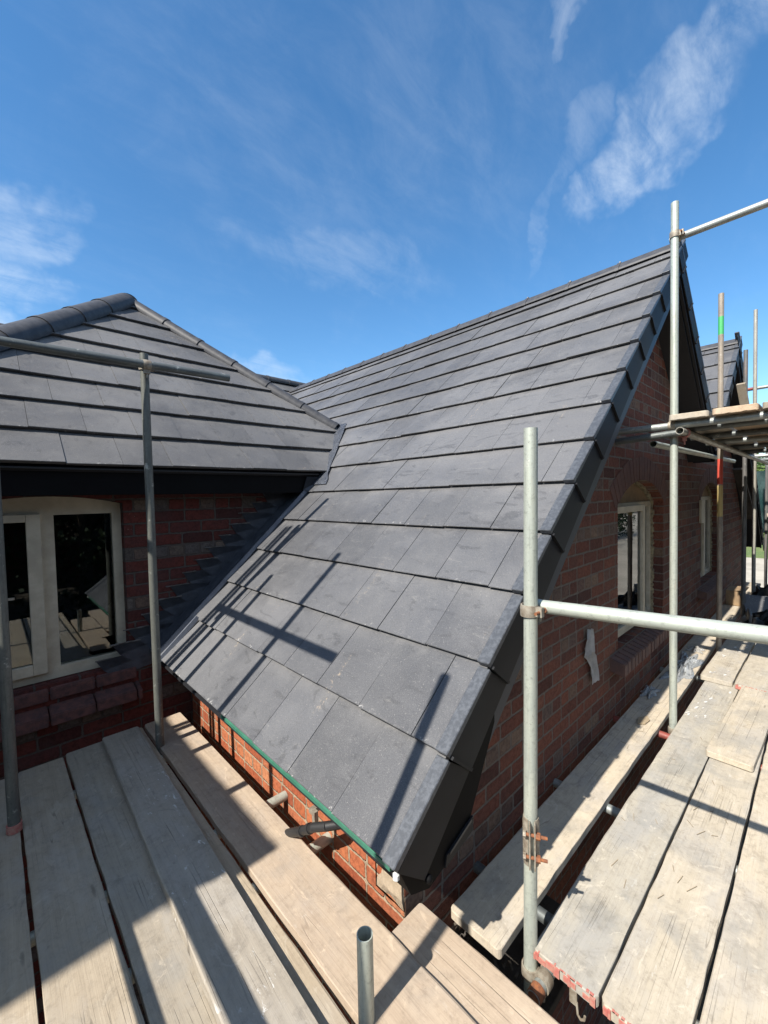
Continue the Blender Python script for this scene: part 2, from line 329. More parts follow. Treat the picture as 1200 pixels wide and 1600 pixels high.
def glass_mat(name, ior=1.75, tint=(.012,.013,.014)):
    mt, t = newmat(name); P = t.n('ShaderNodeNewGeometry').outputs['Position']
    g = t.n('ShaderNodeBsdfGlossy', i={'Roughness': .015, 'Color': (.95,.97,1,1)})
    n = t.noise(P, 1.1, 2, .4); b = t.n('ShaderNodeBump', i={'Height': n, 'Distance': .004, 'Strength': .25}); t.l.new(b.outputs[0], g.inputs['Normal'])
    tr = t.n('ShaderNodeBsdfTransparent', i={'Color': (.75,.8,.78,1)})
    fr = t.n('ShaderNodeFresnel', i={'IOR': ior})
    mx = t.n('ShaderNodeMixShader'); t.l.new(fr.outputs[0], mx.inputs[0]); t.l.new(tr.outputs[0], mx.inputs[1]); t.l.new(g.outputs[0], mx.inputs[2])
    t.l.new(mx.outputs[0], t.n('ShaderNodeOutputMaterial').inputs[0])
glass_mat('pane_glass')

# ------------------------------------------------------------------ helpers
def link(o, parent=None):
    COL.objects.link(o)
    if parent is not None: o.parent = parent
    return o
def wloc(o):
    v = Vector(o.location) if o.rotation_euler.x == 0 and o.rotation_euler.y == 0 and o.rotation_euler.z == 0 else None
    return v
def bmobj(name, bm, mats, parent=None, loc=(0,0,0), smooth=False):
    """world-space bmesh -> object whose origin sits at loc (child of a non-rotated parent)"""
    loc = Vector(loc)
    bmesh.ops.recalc_face_normals(bm, faces=bm.faces)
    me = bpy.data.meshes.new(name); 
    base = loc
    if parent is not None:
        base = origin_of(parent) + loc
    for v in bm.verts: v.co -= base
    bm.to_mesh(me); bm.free()
    for mm in (mats if isinstance(mats, (list, tuple)) else [mats]): me.materials.append(MATS[mm])
    if smooth:
        me.polygons.foreach_set('use_smooth', [True]*len(me.polygons))
        if hasattr(me, 'set_sharp_from_angle'): me.set_sharp_from_angle(angle=R(35))
    o = bpy.data.objects.new(name, me); o.location = loc
    return link(o, parent)
def origin_of(o):
    v = Vector(o.location)
    while o.parent is not None: o = o.parent; v += Vector(o.location)
    return v
def thing(name, label, cat, loc=(0,0,0), group=None, kind=None):
    o = bpy.data.objects.new(name, None); o.location = loc; o.empty_display_size = .2; link(o); return tag(o, label, cat, group, kind)
def tag(o, label=None, cat=None, group=None, kind=None):
    if label: o['label'] = label
    if cat: o['category'] = cat
    if group: o['group'] = group
    if kind: o['kind'] = kind
    return o
def box(bm, a, b, mat=0):
    x0,y0,z0 = a; x1,y1,z1 = b
    vs = [bm.verts.new(p) for p in ((x0,y0,z0),(x1,y0,z0),(x1,y1,z0),(x0,y1,z0),(x0,y0,z1),(x1,y0,z1),(x1,y1,z1),(x0,y1,z1))]
    fs = [bm.faces.new([vs[i] for i in f]) for f in ((0,3,2,1),(4,5,6,7),(0,1,5,4),(1,2,6,5),(2,3,7,6),(3,0,4,7))]
    for f in fs: f.material_index = mat
    return vs
def hexa(bm, pts, mat=0):
    vs = [bm.verts.new(p) for p in pts]
    fs = [bm.faces.new([vs[i] for i in f]) for f in ((0,3,2,1),(4,5,6,7),(0,1,5,4),(1,2,6,5),(2,3,7,6),(3,0,4,7))]
    for f in fs: f.material_index = mat
    return vs, fs
def prism(bm, poly, axis, a, b, mat=0):
    """poly: list of 2-D points; axis 'y': (x,z) extruded from y=a to y=b; 'x': (y,z)"""
    def P(p, t):
        return (p[0], t, p[1]) if axis == 'y' else ((t, p[0], p[1]) if axis == 'x' else (p[0], p[1], t))
    A = [bm.verts.new(P(p, a)) for p in poly]; B = [bm.verts.new(P(p, b)) for p in poly]
    n = len(poly); fs = [bm.faces.new(A), bm.faces.new(B[::-1])]
    for i in range(n): fs.append(bm.faces.new((A[i], B[i], B[(i+1)%n], A[(i+1)%n])))
    for f in fs: f.material_index = mat
    return fs
def tubebm(bm, p0, p1, r=.02415, seg=20, wall=.0032, mat=0, inner=True):
    p0, p1 = Vector(p0), Vector(p1); q = (p1-p0).to_track_quat('Z', 'Y'); L = (p1-p0).length
    rings = []
    spec = [(r, 0), (r, L)] + ([(r-wall, L), (r-wall, max(L-.25, L*.6))] if inner else [])
    if inner: spec = [(r-wall, min(.25, L*.4)), (r-wall, 0)] + spec
    for rr, z in spec:
        rings.append([bm.verts.new(p0 + q @ Vector((rr*math.cos(2*math.pi*k/seg), rr*math.sin(2*math.pi*k/seg), z))) for k in range(seg)])
    for a, b in zip(rings, rings[1:]):
        for k in range(seg):
            f = bm.faces.new((a[k], a[(k+1)%seg], b[(k+1)%seg], b[k])); f.material_index = mat
    for rg in ((rings[0], rings[-1])):
        f = bm.faces.new(rg); f.material_index = mat
def tube(label, p0, p1, mat='tube_light', group='galvanised scaffold tubes round the house', r=.02415, name='scaffold_tube', cat='scaffold tube'):
    p0, p1 = Vector(p0), Vector(p1); L = (p1-p0).length
    bm = bmesh.new(); tubebm(bm, (0,0,0), (0,0,L), r, 28)
    me = bpy.data.meshes.new(name); bmesh.ops.recalc_face_normals(bm, faces=bm.faces); bm.to_mesh(me); bm.free()
    me.polygons.foreach_set('use_smooth', [True]*len(me.polygons)); me.set_sharp_from_angle(angle=R(40))
    me.materials.append(MATS[mat])
    o = bpy.data.objects.new(name, me); o.location = p0; o.rotation_euler = (p1-p0).to_track_quat('Z', 'Y').to_euler()
    link(o); return tag(o, label, cat, group)
def board(label, axis, a0, a1, c0, c1, ztop, mat, th=.038, red0=False, group='timber scaffold boards', yaw=0, tilt=0, seed=None, rag=.0018, endrag=.003, name='scaffold_board', dome=True):
    """board running along axis from a0 to a1, across c0..c1. Local X = length."""
    rr = random.Random(seed if seed is not None else int(abs(a0*97+c0*131+ztop*53)*100))
    L, Wd = a1-a0, c1-c0; n = max(4, int(L/.09)); rc = .022
    out = []
    def jag(): return rr.uniform(-rag, rag)
    ph = rr.uniform(0, 6)
    edge = lambda x: .0025*math.sin(x*1.7+ph)
    for i in range(n+1):
        x = rc + (L-2*rc)*i/n; out.append((x, -Wd/2 + jag() + edge(x)))
    for k in range(1, 5):
        a = -math.pi/2 + k*math.pi/2/5; out.append((L-rc+rc*math.cos(a)+rr.uniform(-.001,.001), -Wd/2+rc+rc*math.sin(a)))
    for k in range(1, 9):
        out.append((L+rr.uniform(-endrag, endrag*.4), -Wd/2+rc+(Wd-2*rc)*k/9))
    for k in range(1, 5):
        a = k*math.pi/2/5; out.append((L-rc+rc*math.cos(a), Wd/2-rc+rc*math.sin(a)))
    for i in range(n, -1, -1):
        x = rc + (L-2*rc)*i/n; out.append((x, Wd/2 + jag() + edge(x)*.6))
    for k in range(1, 5):
        a = math.pi/2 + k*math.pi/2/5; out.append((rc+rc*math.cos(a), Wd/2-rc+rc*math.sin(a)))
    for k in range(8, 0, -1):
        out.append((rr.uniform(-endrag*.4, endrag), -Wd/2+rc+(Wd-2*rc)*k/9))
    for k in range(1, 5):
        a = math.pi + k*math.pi/2/5; out.append((rc+rc*math.cos(a), -Wd/2+rc+rc*math.sin(a)))
    bm = bmesh.new(); c = .003
    def inset(p, d):
        x = min(max(p[0], d if p[0] < L/2 else p[0]), L-d); y = max(min(p[1], Wd/2-d), -Wd/2+d); return (x if p[0] > d else d, y)
    lay = [[bm.verts.new((*inset(p, c), -th)) for p in out], [bm.verts.new((p[0], p[1], -th+c)) for p in out], [bm.verts.new((p[0], p[1], -c)) for p in out], [bm.verts.new((*inset(p, c+.0005), 0)) for p in out]]
    N = len(out)
    for A, B in zip(lay, lay[1:]):
        for k in range(N): bm.faces.new((A[k], A[(k+1)%N], B[(k+1)%N], B[k]))
    bm.faces.new(lay[0][::-1]); bm.faces.new(lay[-1])
    bmesh.ops.recalc_face_normals(bm, faces=bm.faces)
    me = bpy.data.meshes.new(name); bm.to_mesh(me); bm.free(); me.materials.append(MATS[mat])
    o = bpy.data.objects.new(name, me)
    if axis == 'x': o.location = (a0, (c0+c1)/2, ztop); rz = 0
    else: o.location = ((c0+c1)/2, a0, ztop); rz = math.pi/2
    o.rotation_euler = (tilt, 0, rz+yaw); link(o); tag(o, label, 'scaffold board', group)
    if red0:
        bm = bmesh.new(); y0 = -Wd/2+.006
        while y0 < Wd/2-.012:
            y1 = min(y0+rr.uniform(.006,.030), Wd/2-.006)
            if rr.random() < .72: box(bm, (-.0045+rr.uniform(0,.0015), y0, -th*rr.uniform(.7,1.0)), (.004, y1-.0004, -th*rr.uniform(.04,.4)))
            y0 = y1
        for i in range(16):
            y0 = -Wd/2+.012+(Wd-.03)*rr.random(); l = rr.uniform(.003,.009); box(bm, (-.001, y0, -.002), (l, y0+rr.uniform(.003,.014), .0006+.0001*i))
        me = bpy.data.meshes.new('painted_end'); bm.to_mesh(me); bm.free(); me.materials.append(MATS['red_paint'])
        e = bpy.data.objects.new('painted_end', me); link(e, o); e['label'] = 'worn red paint on the sawn end'
    return o
def coupler(label, pos, along, bar_off, mat='coupler_metal', boltmat='rust', flip=1, group='scaffold couplers', r=.02415):
    """right angle coupler on a vertical tube at pos, holding a horizontal tube along 'along' (unit) that passes at offset bar_off"""
    pos = Vector(pos); along = Vector(along).normalized(); off = Vector(bar_off); out = off.normalized(); up = Vector((0,0,1))
    t = thing('scaffold_coupler', label, 'coupler', pos, group)
    def collar(c, ax, name, w=.042):
        bm = bmesh.new(); q = ax.to_track_quat('Z', 'Y'); seg = 26; rings = []
        for (rr, z) in ((r+.0008,-w/2),(r+.006,-w/2),(r+.0075,-w/4),(r+.0075,w/4),(r+.006,w/2),(r+.0008,w/2)):
            rings.append([bm.verts.new(c + q @ Vector((rr*math.cos(2*math.pi*k/seg), rr*math.sin(2*math.pi*k/seg), z))) for k in range(seg)])
        rings.append(rings[0])
        for a, b in zip(rings, rings[1:]):
            for k in range(seg): bm.faces.new((a[k], a[(k+1)%seg], b[(k+1)%seg], b[k]))
        # flange lugs for the bolt
        side = ax.cross(out).normalized()*flip
        lug = c + side*(r+.014)
        vs = box(bm, (-.014,-.010,-w/2+.004), (.014,.010,w/2-.004))
        for v in vs: v.co = lug + side*v.co.x + out*v.co.y + ax*v.co.z
        return bmobj(name, bm, mat, t, smooth=True), lug, side
    o1, lug1, s1 = collar(pos, up, 'collar'); o2, lug2, s2 = collar(pos+off, along, 'collar')
    bm = bmesh.new(); d = off.length
    vs = box(bm, (-.018,-.018, r*.9), (.018,.018, d-r*.9)); q = out.to_track_quat('Z', 'Y')
    for v in vs: v.co = pos + q @ v.co
    bmobj('saddle', bm, mat, t)
    for lug, ax, sd in ((lug1, out, s1), (lug2, up, s2)):
        bm = bmesh.new(); p = lug + sd*.004
        tubebm(bm, p-ax*.035, p+ax*.038, .0055, 10, inner=False); b = bmobj('bolt', bm, boltmat, t, smooth=True)
        bm = bmesh.new(); tubebm(bm, p+ax*.016, p+ax*.030, .0125, 6, inner=False); bmobj('nut', bm, boltmat, b)
    return t
def bool_cut(o, cutters):
    for c in cutters:
        md = o.modifiers.new('b', 'BOOLEAN'); md.operation = 'DIFFERENCE'; md.solver = 'EXACT'; md.object = c
    dg = bpy.context.evaluated_depsgraph_get(); dg.update()
    me = bpy.data.meshes.new_from_object(o.evaluated_get(dg)); old = o.data; o.modifiers.clear(); o.data = me
    for c in cutters: bpy.data.objects.remove(c)

# ------------------------------------------------------------------ roof builder
PITCH = R(42.3); CP, SP = math.cos(PITCH), math.sin(PITCH)
def tile_face(origin, u, up, u0, u1, n, gauge, W_, phase, parent, name, mat, clips=(), butt=.028, first=None, join=.0022, seed=1):
    """origin: point on the eave line; u: direction along the courses; up: slope direction (unit). One mesh of single tiles."""
    rr = random.Random(seed); bm = bmesh.new(); uvl = bm.loops.layers.uv.new('UVMap'); cl = bm.faces.layers.float.new('rnd')
    origin, u, up = Vector(origin), Vector(u), Vector(up); nr = u.cross(up).normalized()
    if nr.z < 0: nr = -nr
    s = 0.0
    for k in range(n):
        g = gauge if not (k == 0 and first) else first
        ph = phase + (k % 2)*W_/2
        i0 = math.floor((u0-ph)/W_); i1 = math.ceil((u1-ph)/W_)
        for i in range(i0, i1):
            a, b = max(u0, ph+i*W_), min(u1, ph+(i+1)*W_)
            if b-a < .012: continue
            a += join/2; b -= join/2
            ju = rr.uniform(-.003, .003); lift = rr.uniform(-.002, .003); r_ = rr.random(); tw = rr.uniform(-.002, .002)
            head = .035
            def P(uu, ss, hh): return origin + u*uu + up*ss + nr*hh
            t0 = s+ju; t1 = s+g+head
            top0, top1 = butt+lift, .004+lift
            bot0, bot1 = .004, -.014
            c = .0025
            pts = [P(a,t0+.013,bot0+.004), P(b,t0+.013,bot0+.004), P(b,t1,bot1), P(a,t1,bot1), P(a,t0+.001,top0-c+tw), P(b,t0+.001,top0-c-tw), P(b,t1,top1), P(a,t1,top1)]
            vs = [bm.verts.new(p) for p in pts]
            e = [bm.verts.new(P(a,t0+c+.001,top0+tw)), bm.verts.new(P(b,t0+c+.001,top0-tw))]
            fl = [(vs[0],vs[3],vs[2],vs[1]), (e[0],e[1],vs[6],vs[7]), (vs[4],vs[5],e[1],e[0]), (vs[0],vs[1],vs[5],vs[4]), (vs[1],vs[2],vs[6],e[1],vs[5]), (vs[2],vs[3],vs[7],vs[6]), (vs[3],vs[0],vs[4],e[0],vs[7])]
            for q in fl:
                f = bm.faces.new(q); f[cl] = r_
                for lp in f.loops:
                    dl = lp.vert.co - origin; lp[uvl].uv = ((dl.dot(u)-a)/(b-a), (dl.dot(up)-t0)/g)
        s += g
    for (pc, pn) in clips:
        bmesh.ops.bisect_plane(bm, geom=bm.verts[:]+bm.edges[:]+bm.faces[:], plane_co=Vector(pc), plane_no=Vector(pn), clear_outer=True)
    base = origin_of(parent)
    for v in bm.verts: v.co -= base
    me = bpy.data.meshes.new(name); bm.to_mesh(me); bm.free(); me.materials.append(MATS[mat])
    o = bpy.data.objects.new(name, me); return link(o, parent)
def half_round(bm, p0, p1, r, seg=12, th=.014, drop=.35, upv=Vector((0,0,1))):
    """one ridge or hip tile: half round shell from p0 to p1 with a lip"""
    p0, p1 = Vector(p0), Vector(p1); d = (p1-p0).normalized(); side = d.cross(upv).normalized(); nu = side.cross(d).normalized()
    def ring(c, rr): 
        return [bm.verts.new(c + side*rr*math.cos(a) + nu*(rr*math.sin(a)*.82)) for a in [(-drop) + (math.pi+2*drop)*k/seg for k in range(seg+1)]]
    rs = [ring(p0, r-th), ring(p0, r+.006), ring(p0+d*.045, r+.006), ring(p0+d*.048, r), ring(p1, r-.004), ring(p1, r-th)]
    rs.append(rs[0])
    for A, B in zip(rs, rs[1:]):
        for k in range(seg): bm.faces.new((A[k], A[k+1], B[k+1], B[k]))
    for j in (0, seg):
        try: bm.faces.new([q[j] for q in rs[:-1]])
        except Exception: pass
def cap_line(p0, p1, parent, r=.115, L=.42, name='ridge_tile'):
    p0, p1 = Vector(p0), Vector(p1); T = (p1-p0).length; n = max(1, round(T/L)); d = (p1-p0)/n
    for k in range(n):
        bm = bmesh.new(); a = p0+d*k; b = p0+d*(k+1)+d.normalized()*.03
        half_round(bm, a, b, r); o = bmobj(name, bm, 'ridge_tile_mat', parent, smooth=True)

# ------------------------------------------------------------------ SETTING: ground
GZ = -4.25
bm = bmesh.new(); s = 1500
vs = [bm.verts.new(p) for p in ((-s,-s,GZ),(s,-s,GZ),(s,s,GZ),(-s,s,GZ))]; bm.faces.new(vs)
tag(bmobj('ground', bm, 'soil'), kind='structure', label='bare brown ground far below the scaffold', cat='ground')
bm = bmesh.new(); vs = [bm.verts.new(p) for p in ((14,-60,GZ+.004),(90,-60,GZ+.004),(90,8,GZ+.004),(14,8,GZ+.004))]; bm.faces.new(vs)
tag(bmobj('path', bm, 'paving'), kind='structure', label='pale sunlit yard beyond the scaffold', cat='yard')
bm = bmesh.new(); vs = [bm.verts.new(p) for p in ((34,-6,GZ+.008),(200,-6,GZ+.008),(200,60,GZ+.008),(34,60,GZ+.008))]; bm.faces.new(vs)
tag(bmobj('lawn', bm, 'grass'), kind='structure', label='green lawn behind the yard', cat='lawn')

# ------------------------------------------------------------------ HOUSE
H = thing('brick_house', 'red brick house with black tiled roofs and two gables, wrapped in scaffolding', 'house', (1.12, 1.12, GZ))
GY = 1.12                        # gable wall face
EX, EZ = .853, -1.128            # eave line of the big slope
RX = 4.31; RZ = EZ + (RX-EX)*math.tan(PITCH)
VY = .885                        # outer face of the verge
G = .3468; TW = .304
def roofz(x): return EZ + (x-EX)*math.tan(PITCH)
RX2 = 7.66; RZ2 = RZ; VX = (RX+RX2)/2; VZ = RZ-(VX-RX)*math.tan(PITCH); EX3 = RX2+(RX-EX)
und = .12                        # wall top below the tile surface (vertical)
LW = 3.45                        # side wall face (y)
LE_Y, LE_Z = 3.25, .225          # eave of the hipped wing
# gable wall
bm = bmesh.new()
poly = [(1.126, GZ), (EX3-.27, GZ), (EX3-.27, EZ+.27*.91-und), (RX2, RZ2-und), (VX, VZ-und), (RX, RZ-und), (1.126, roofz(1.126)-und)]
prism(bm, poly, 'y', GY, GY+.3)
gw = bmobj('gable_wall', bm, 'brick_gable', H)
def arch_cutter(x0, x1, z0, zs, zc, y0, y1):
    # segmental arch through (x0,zs),(mid,zc),(x1,zs)
    c = (x1-x0)/2; hh = zc-zs; rad = (c*c+hh*hh)/(2*hh); cx = (x0+x1)/2; cz = zc-rad; a0 = math.asin(c/rad)
    pts = [(x0, z0), (x1, z0)] + [(cx+rad*math.sin(a0-2*a0*k/16), cz+rad*math.cos(a0-2*a0*k/16)) for k in range(17)]
    return pts, (cx, cz, rad, a0)
def cutter(poly, axis, a, b):
    bm = bmesh.new(); prism(bm, poly, axis, a, b); bmesh.ops.recalc_face_normals(bm, faces=bm.faces)
    me = bpy.data.meshes.new('cut'); bm.to_mesh(me); bm.free(); o = bpy.data.objects.new('cut', me); COL.objects.link(o); return o
wins = []
p1, A1 = arch_cutter(3.53, 4.82, -1.23, -.10, .095, 0, 0)
p2, A2 = arch_cutter(6.58, 7.87, -1.23, -.10, .095, 0, 0)
bool_cut(gw, [cutter(p1, 'y', GY-.1, GY+.5), cutter(p2, 'y', GY-.1, GY+.5)])
# front wall (faces the left platform)
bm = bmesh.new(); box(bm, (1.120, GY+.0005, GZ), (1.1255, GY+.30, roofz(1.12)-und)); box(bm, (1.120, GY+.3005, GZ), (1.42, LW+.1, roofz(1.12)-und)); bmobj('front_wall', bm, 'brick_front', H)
bm = bmesh.new(); box(bm, (1.105, GY+.001, -1.62), (1.1225, GY+.16, -1.35)); 
# mortar smear at the corner of the wall
for v in bm.verts: v.co.x += random.uniform(-.004, .004)
bmesh.ops.subdivide_edges(bm, edges=bm.edges[:], cuts=5, use_grid_fill=True)
for v in bm.verts:
    if v.co.x < 1.112: v.co.x += random.uniform(0, .010) + (.012 if abs(v.co.y-GY) > .13 or v.co.z < -1.60 or v.co.z > -1.37 else 0)
plain('mortar_smear', (.44,.35,.25), .95, .4, 30, 1.0, .006, col2=(.33,.26,.18))
bmobj('mortar_patch', bm, 'mortar_smear', H)
# side wall under the hipped wing, with its window
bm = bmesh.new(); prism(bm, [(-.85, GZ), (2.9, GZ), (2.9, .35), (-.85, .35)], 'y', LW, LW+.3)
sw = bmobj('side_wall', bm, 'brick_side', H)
p3, A3 = arch_cutter(-.14, .70, -1.17, -.005, .05, 0, 0)
bool_cut(sw, [cutter(p3, 'y', LW-.1, LW+.5)])
bm = bmesh.new(); box(bm, (-.85, LW+.3, GZ), (-.55, 9.5, .35)); bmobj('return_wall', bm, 'brick_side', H)
# far end wall
bm = bmesh.new(); box(bm, (EX3-.57, GY+.31, GZ), (EX3-.27, 8.6, roofz(1.12)-und)); bmobj('end_wall', bm, 'brick_gable', H)
# dark rooms behind the windows
for (x0, x1, y0) in ((3.3, 5.1, GY+.301), (6.4, 8.1, GY+.301), (-.5, 1.05, LW+.301)):
    bm = bmesh.new(); v = box(bm, (x0, y0, -1.6), (x1, y0+1.4, .30))
    f = [f for f in bm.faces if abs(f.calc_center_median().y-y0) < 1e-4]; bmesh.ops.delete(bm, geom=f, context='FACES')
    bmobj('room_lining', bm, 'interior', H)

# windows ------------------------------------------------------------
def ring_arch(A, x0, x1, yf, parent, mat, name, n=15, dep=.215, out=.004, zs=None):
    cx, cz, rad, a0 = A; a1 = a0*1.10
    bm = bmesh.new(); rr = random.Random(5)
    for k in range(n):
        b0 = -a1+2*a1*k/n; b1 = -a1+2*a1*(k+1)/n; g = .004/rad
        r0, r1 = rad+.002, rad+dep+rr.uniform(-.006,.006); o = out+rr.uniform(0,.003)
        q = [(cx+r*math.sin(b), cz+r*math.cos(b)) for r, b in ((r0,b0+g),(r0,b1-g),(r1,b1-g),(r1,b0+g))]
        hexa(bm, [(q[0][0],yf-o,q[0][1]),(q[1][0],yf-o,q[1][1]),(q[1][0],yf+.05,q[1][1]),(q[0][0],yf+.05,q[0][1]),(q[3][0],yf-o,q[3][1]),(q[2][0],yf-o,q[2][1]),(q[2][0],yf+.05,q[2][1]),(q[3][0],yf+.05,q[3][1])])
    return bmobj(name, bm, mat, parent)
def sill_course(parent, x0, x1, yf, z0, drop, proj_, w_, mat, name='sill', h=.075, gap=.009, seed=2):
    rr = random.Random(seed); bm = bmesh.new(); x = x0
    while x < x1-.02:
        xe = min(x+w_, x1); j = rr.uniform(-.003,.003)
        yo = yf-proj_+j
        pts = [(x+gap/2,yo,z0-drop-h*.9),(xe-gap/2,yo,z0-drop-h*.9),(xe-gap/2,yf+.06,z0-h),(x+gap/2,yf+.06,z0-h),(x+gap/2,yo,z0-drop+j),(xe-gap/2,yo,z0-drop+j),(xe-gap/2,yf+.06,z0),(x+gap/2,yf+.06,z0)]
        hexa(bm, pts); x = xe
    bmesh.ops.bevel(bm, geom=bm.edges[:], offset=.006, segments=2, affect='EDGES')
    o = bmobj(name, bm, mat, parent, smooth=True); return o
def frame_rect(bm, x0, x1, z0, z1, y0, y1, wl, wr, wb, wt):
    box(bm, (x0, y0, z0), (x0+wl, y1, z1)); box(bm, (x1-wr, y0, z0), (x1, y1, z1))
    box(bm, (x0+wl, y0+.0005, z0), (x1-wr, y1-.0005, z0+wb)); box(bm, (x0+wl, y0+.0005, z1-wt), (x1-wr, y1-.0005, z1))
def bev(bm, o=.003):
    bmesh.ops.bevel(bm, geom=bm.edges[:], offset=o, segments=1, affect='EDGES')
def arch_infill(bm, A, x0, x1, zb, y0, y1, inset=.0):
    cx, cz, rad, a0 = A; rad -= inset
    pts = [(x0, zb), (x1, zb)]
    for k in range(17):
        x = x1+(x0-x1)*k/16; pts.append((x, max(zb+.002, cz+math.sqrt(max(rad*rad-(x-cx)**2, 0)))))
    prism(bm, pts, 'y', y0, y1)

# hipped wing window: cream frame, two lights, left casement ajar
wn = bmobj('window', (lambda b: (frame_rect(b, -.14, .70, -1.165, -.045, LW+.085, LW+.155, .05, .055, .075, .03), arch_infill(b, A3, -.138, .698, -.045, LW+.0855, LW+.1545, .002), box(b, (.235, LW+.087, -1.09), (.315, LW+.153, -.075)), b)[-1])(bmesh.new()), 'cream_paint', H)
wn['label'] = 'cream two light window in the side wall'
bm = bmesh.new(); frame_rect(bm, -.085, .245, -1.105, -.065, LW+.045, LW+.092, .05, .075, .07, .05); bev(bm); bmobj('casement', bm, 'cream_paint', wn)
bm = bmesh.new(); box(bm, (-.036, LW+.068, -1.036), (.171, LW+.072, -.114)); bmobj('pane', bm, 'pane_glass', wn)
bm = bmesh.new(); box(bm, (.3145, LW+.118, -1.0905), (.6455, LW+.122, -.0745)); bmobj('pane', bm, 'pane_glass', wn)
bm = bmesh.new(); box(bm, (.02, LW+.062, -.60), (.10, LW+.080, -.585)); bmobj('handle', bm, 'coupler_metal', wn)
sill_course(H, -.26, .745, LW, -1.165, .03, .02, .25, 'sill_brick', h=.085, seed=4)
sill_course(H, -.26, .755, LW, -1.285, .045, .11, .245, 'sill_brick', h=.080, seed=9)
# gable windows
def gable_window(dx, A, lab, full=True):
    x0, x1 = 3.53+dx, 4.82+dx; Y0 = GY+.10
    bm = bmesh.new(); frame_rect(bm, x0, x1, -1.228, -.10, Y0, Y0+.07, .05, .05, .06, .05)
    box(bm, (x0+.80, Y0+.002, -1.17), (x0+.86, Y0+.068, -.15)); bev(bm)
    wn = bmobj('window', bm, 'cream_paint', H); wn['label'] = lab
    bm = bmesh.new(); arch_infill(bm, A, x0+.004, x1-.004, -.1, Y0+.012, Y0+.05, .004); bmobj('arch_board', bm, 'tan_board', wn)
    bm = bmesh.new()    # ragged foam round the frame
    rr = random.Random(3)
    for i in range(46):
        z = -1.22+1.13*i/46; box(bm, (x1-.022-rr.uniform(0,.01), Y0-.012-rr.uniform(0,.014), z), (x1+.004, Y0+.004, z+.0235))
    cx, cz, rad, a0 = A
    for i in range(44):
        a = -a0+2*a0*(i+.5)/44; p = Vector((cx+(rad-.012)*math.sin(a), Y0+.0, cz+(rad-.012)*math.cos(a))); s = .016+rr.uniform(0,.008)
        box(bm, (p.x-s, p.y-.014-rr.uniform(0,.01), p.z-s*.8), (p.x+s, p.y+.01, p.z+.013))
    bmobj('foam_seal', bm, 'foam_edge', wn)
    if full:
        bm = bmesh.new(); frame_rect(bm, x0+.02, x0+.88, -1.19, -.125, GY+.045, Y0-.002, .06, .07, .065, .055); bev(bm); bmobj('casement', bm, 'cream_paint', wn)
        bm = bmesh.new(); box(bm, (x0+.078, GY+.068, -1.127), (x0+.812, GY+.072, -.178)); bmobj('pane', bm, 'pane_glass', wn)
        bm = bmesh.new(); box(bm, (x0+.858, Y0+.033, -1.172), (x1-.048, Y0+.037, -.148)); bmobj('pane', bm, 'pane_glass', wn)
        bm = bmesh.new()
        for i in range(30):
            xx = x0+.1+.62*i/30; yy = Y0+.055+.014*math.sin(i*1.9)
            yn = Y0+.055+.014*math.sin((i+1)*1.9)
            if i in (9,10,11,12,20,21,22): continue
            hexa(bm, [(xx,yy,-1.12),(xx+.62/30,yn,-1.12),(xx+.62/30,yn+.003,-1.05),(xx,yy+.003,-1.05),(xx,yy,-.14),(xx+.62/30,yn,-.14),(xx+.62/30,yn+.003,-.14),(xx,yy+.003,-.14)])
        bmobj('curtain', bm, 'curtain', wn)
    else:
        bm = bmesh.new(); box(bm, (x0+.05, Y0+.033, -1.09), (x1-.05, Y0+.037, -.15)); bmobj('pane', bm, 'pane_glass', wn)
        bm = bmesh.new(); box(bm, (x0-.12, GY-.03, -.42), (x0+.10, GY-.003, -.13)); box(bm, (x0+.03, GY-.0295, -1.1), (x0+.10, GY-.0035, -.421)); bev(bm); bmobj('cover_strip', bm, 'cream_paint', wn)
    ring_arch(A, x0, x1, GY, H, 'arch_brick', 'brick_arch', 21, dep=.20, out=.0015)
    sill_course(H, x0-.18, x1-.05, GY, -1.228, .05, .10, .086, 'sill_brick_brown', h=.11, seed=int(dx)+3)
    return wn
gable_window(0, A1, 'cream casement window in the brick gable wall, foam showing round its frame')
gable_window(3.05, A2, 'darker far window in the brick gable wall, half boarded with a pale strip', False)

# ------------------------------------------------------------------ ROOFS
up_l = Vector((CP, 0, SP)); up_r = Vector((-CP, 0, SP)); up_f = Vector((0, CP, SP)); up_b = Vector((0,-CP,SP))
CRY = 7.3      # ridge of the cross range behind
nC = 14
# big slope facing us. u runs along +Y
def hipplane():
    return None
mainclips = [((RX-.012,0,0), (1,0,0))]
# valley against the hipped wing: behind y=LE_Y-ish keep only the part above the valley lines
big = tile_face((EX,0,EZ), (0,1,0), up_l, VY+.0, CRY, nC, G, TW, 1.190, H, 'roof', 'tile', mainclips, first=G, seed=3)
tile_face((2*RX-EX,0,EZ), (0,1,0), up_r, VY, CRY, nC, G, TW, 1.04, H, 'roof', 'tile', [((RX+.012,0,0),(-1,0,0)), ((VX,0,0),(1,0,0))], seed=4)
tile_face((2*VX-(2*RX-EX),0,EZ), (0,1,0), up_l, VY, CRY, nC, G, TW, 1.1, H, 'roof', 'tile', [((RX2-.012,0,0),(1,0,0)), ((VX,0,0),(-1,0,0))], seed=5)
tile_face((EX3,0,EZ), (0,1,0), up_r, VY, CRY, nC, G, TW, 1.0, H, 'roof', 'tile', [((RX2+.012,0,0),(-1,0,0))], seed=6)
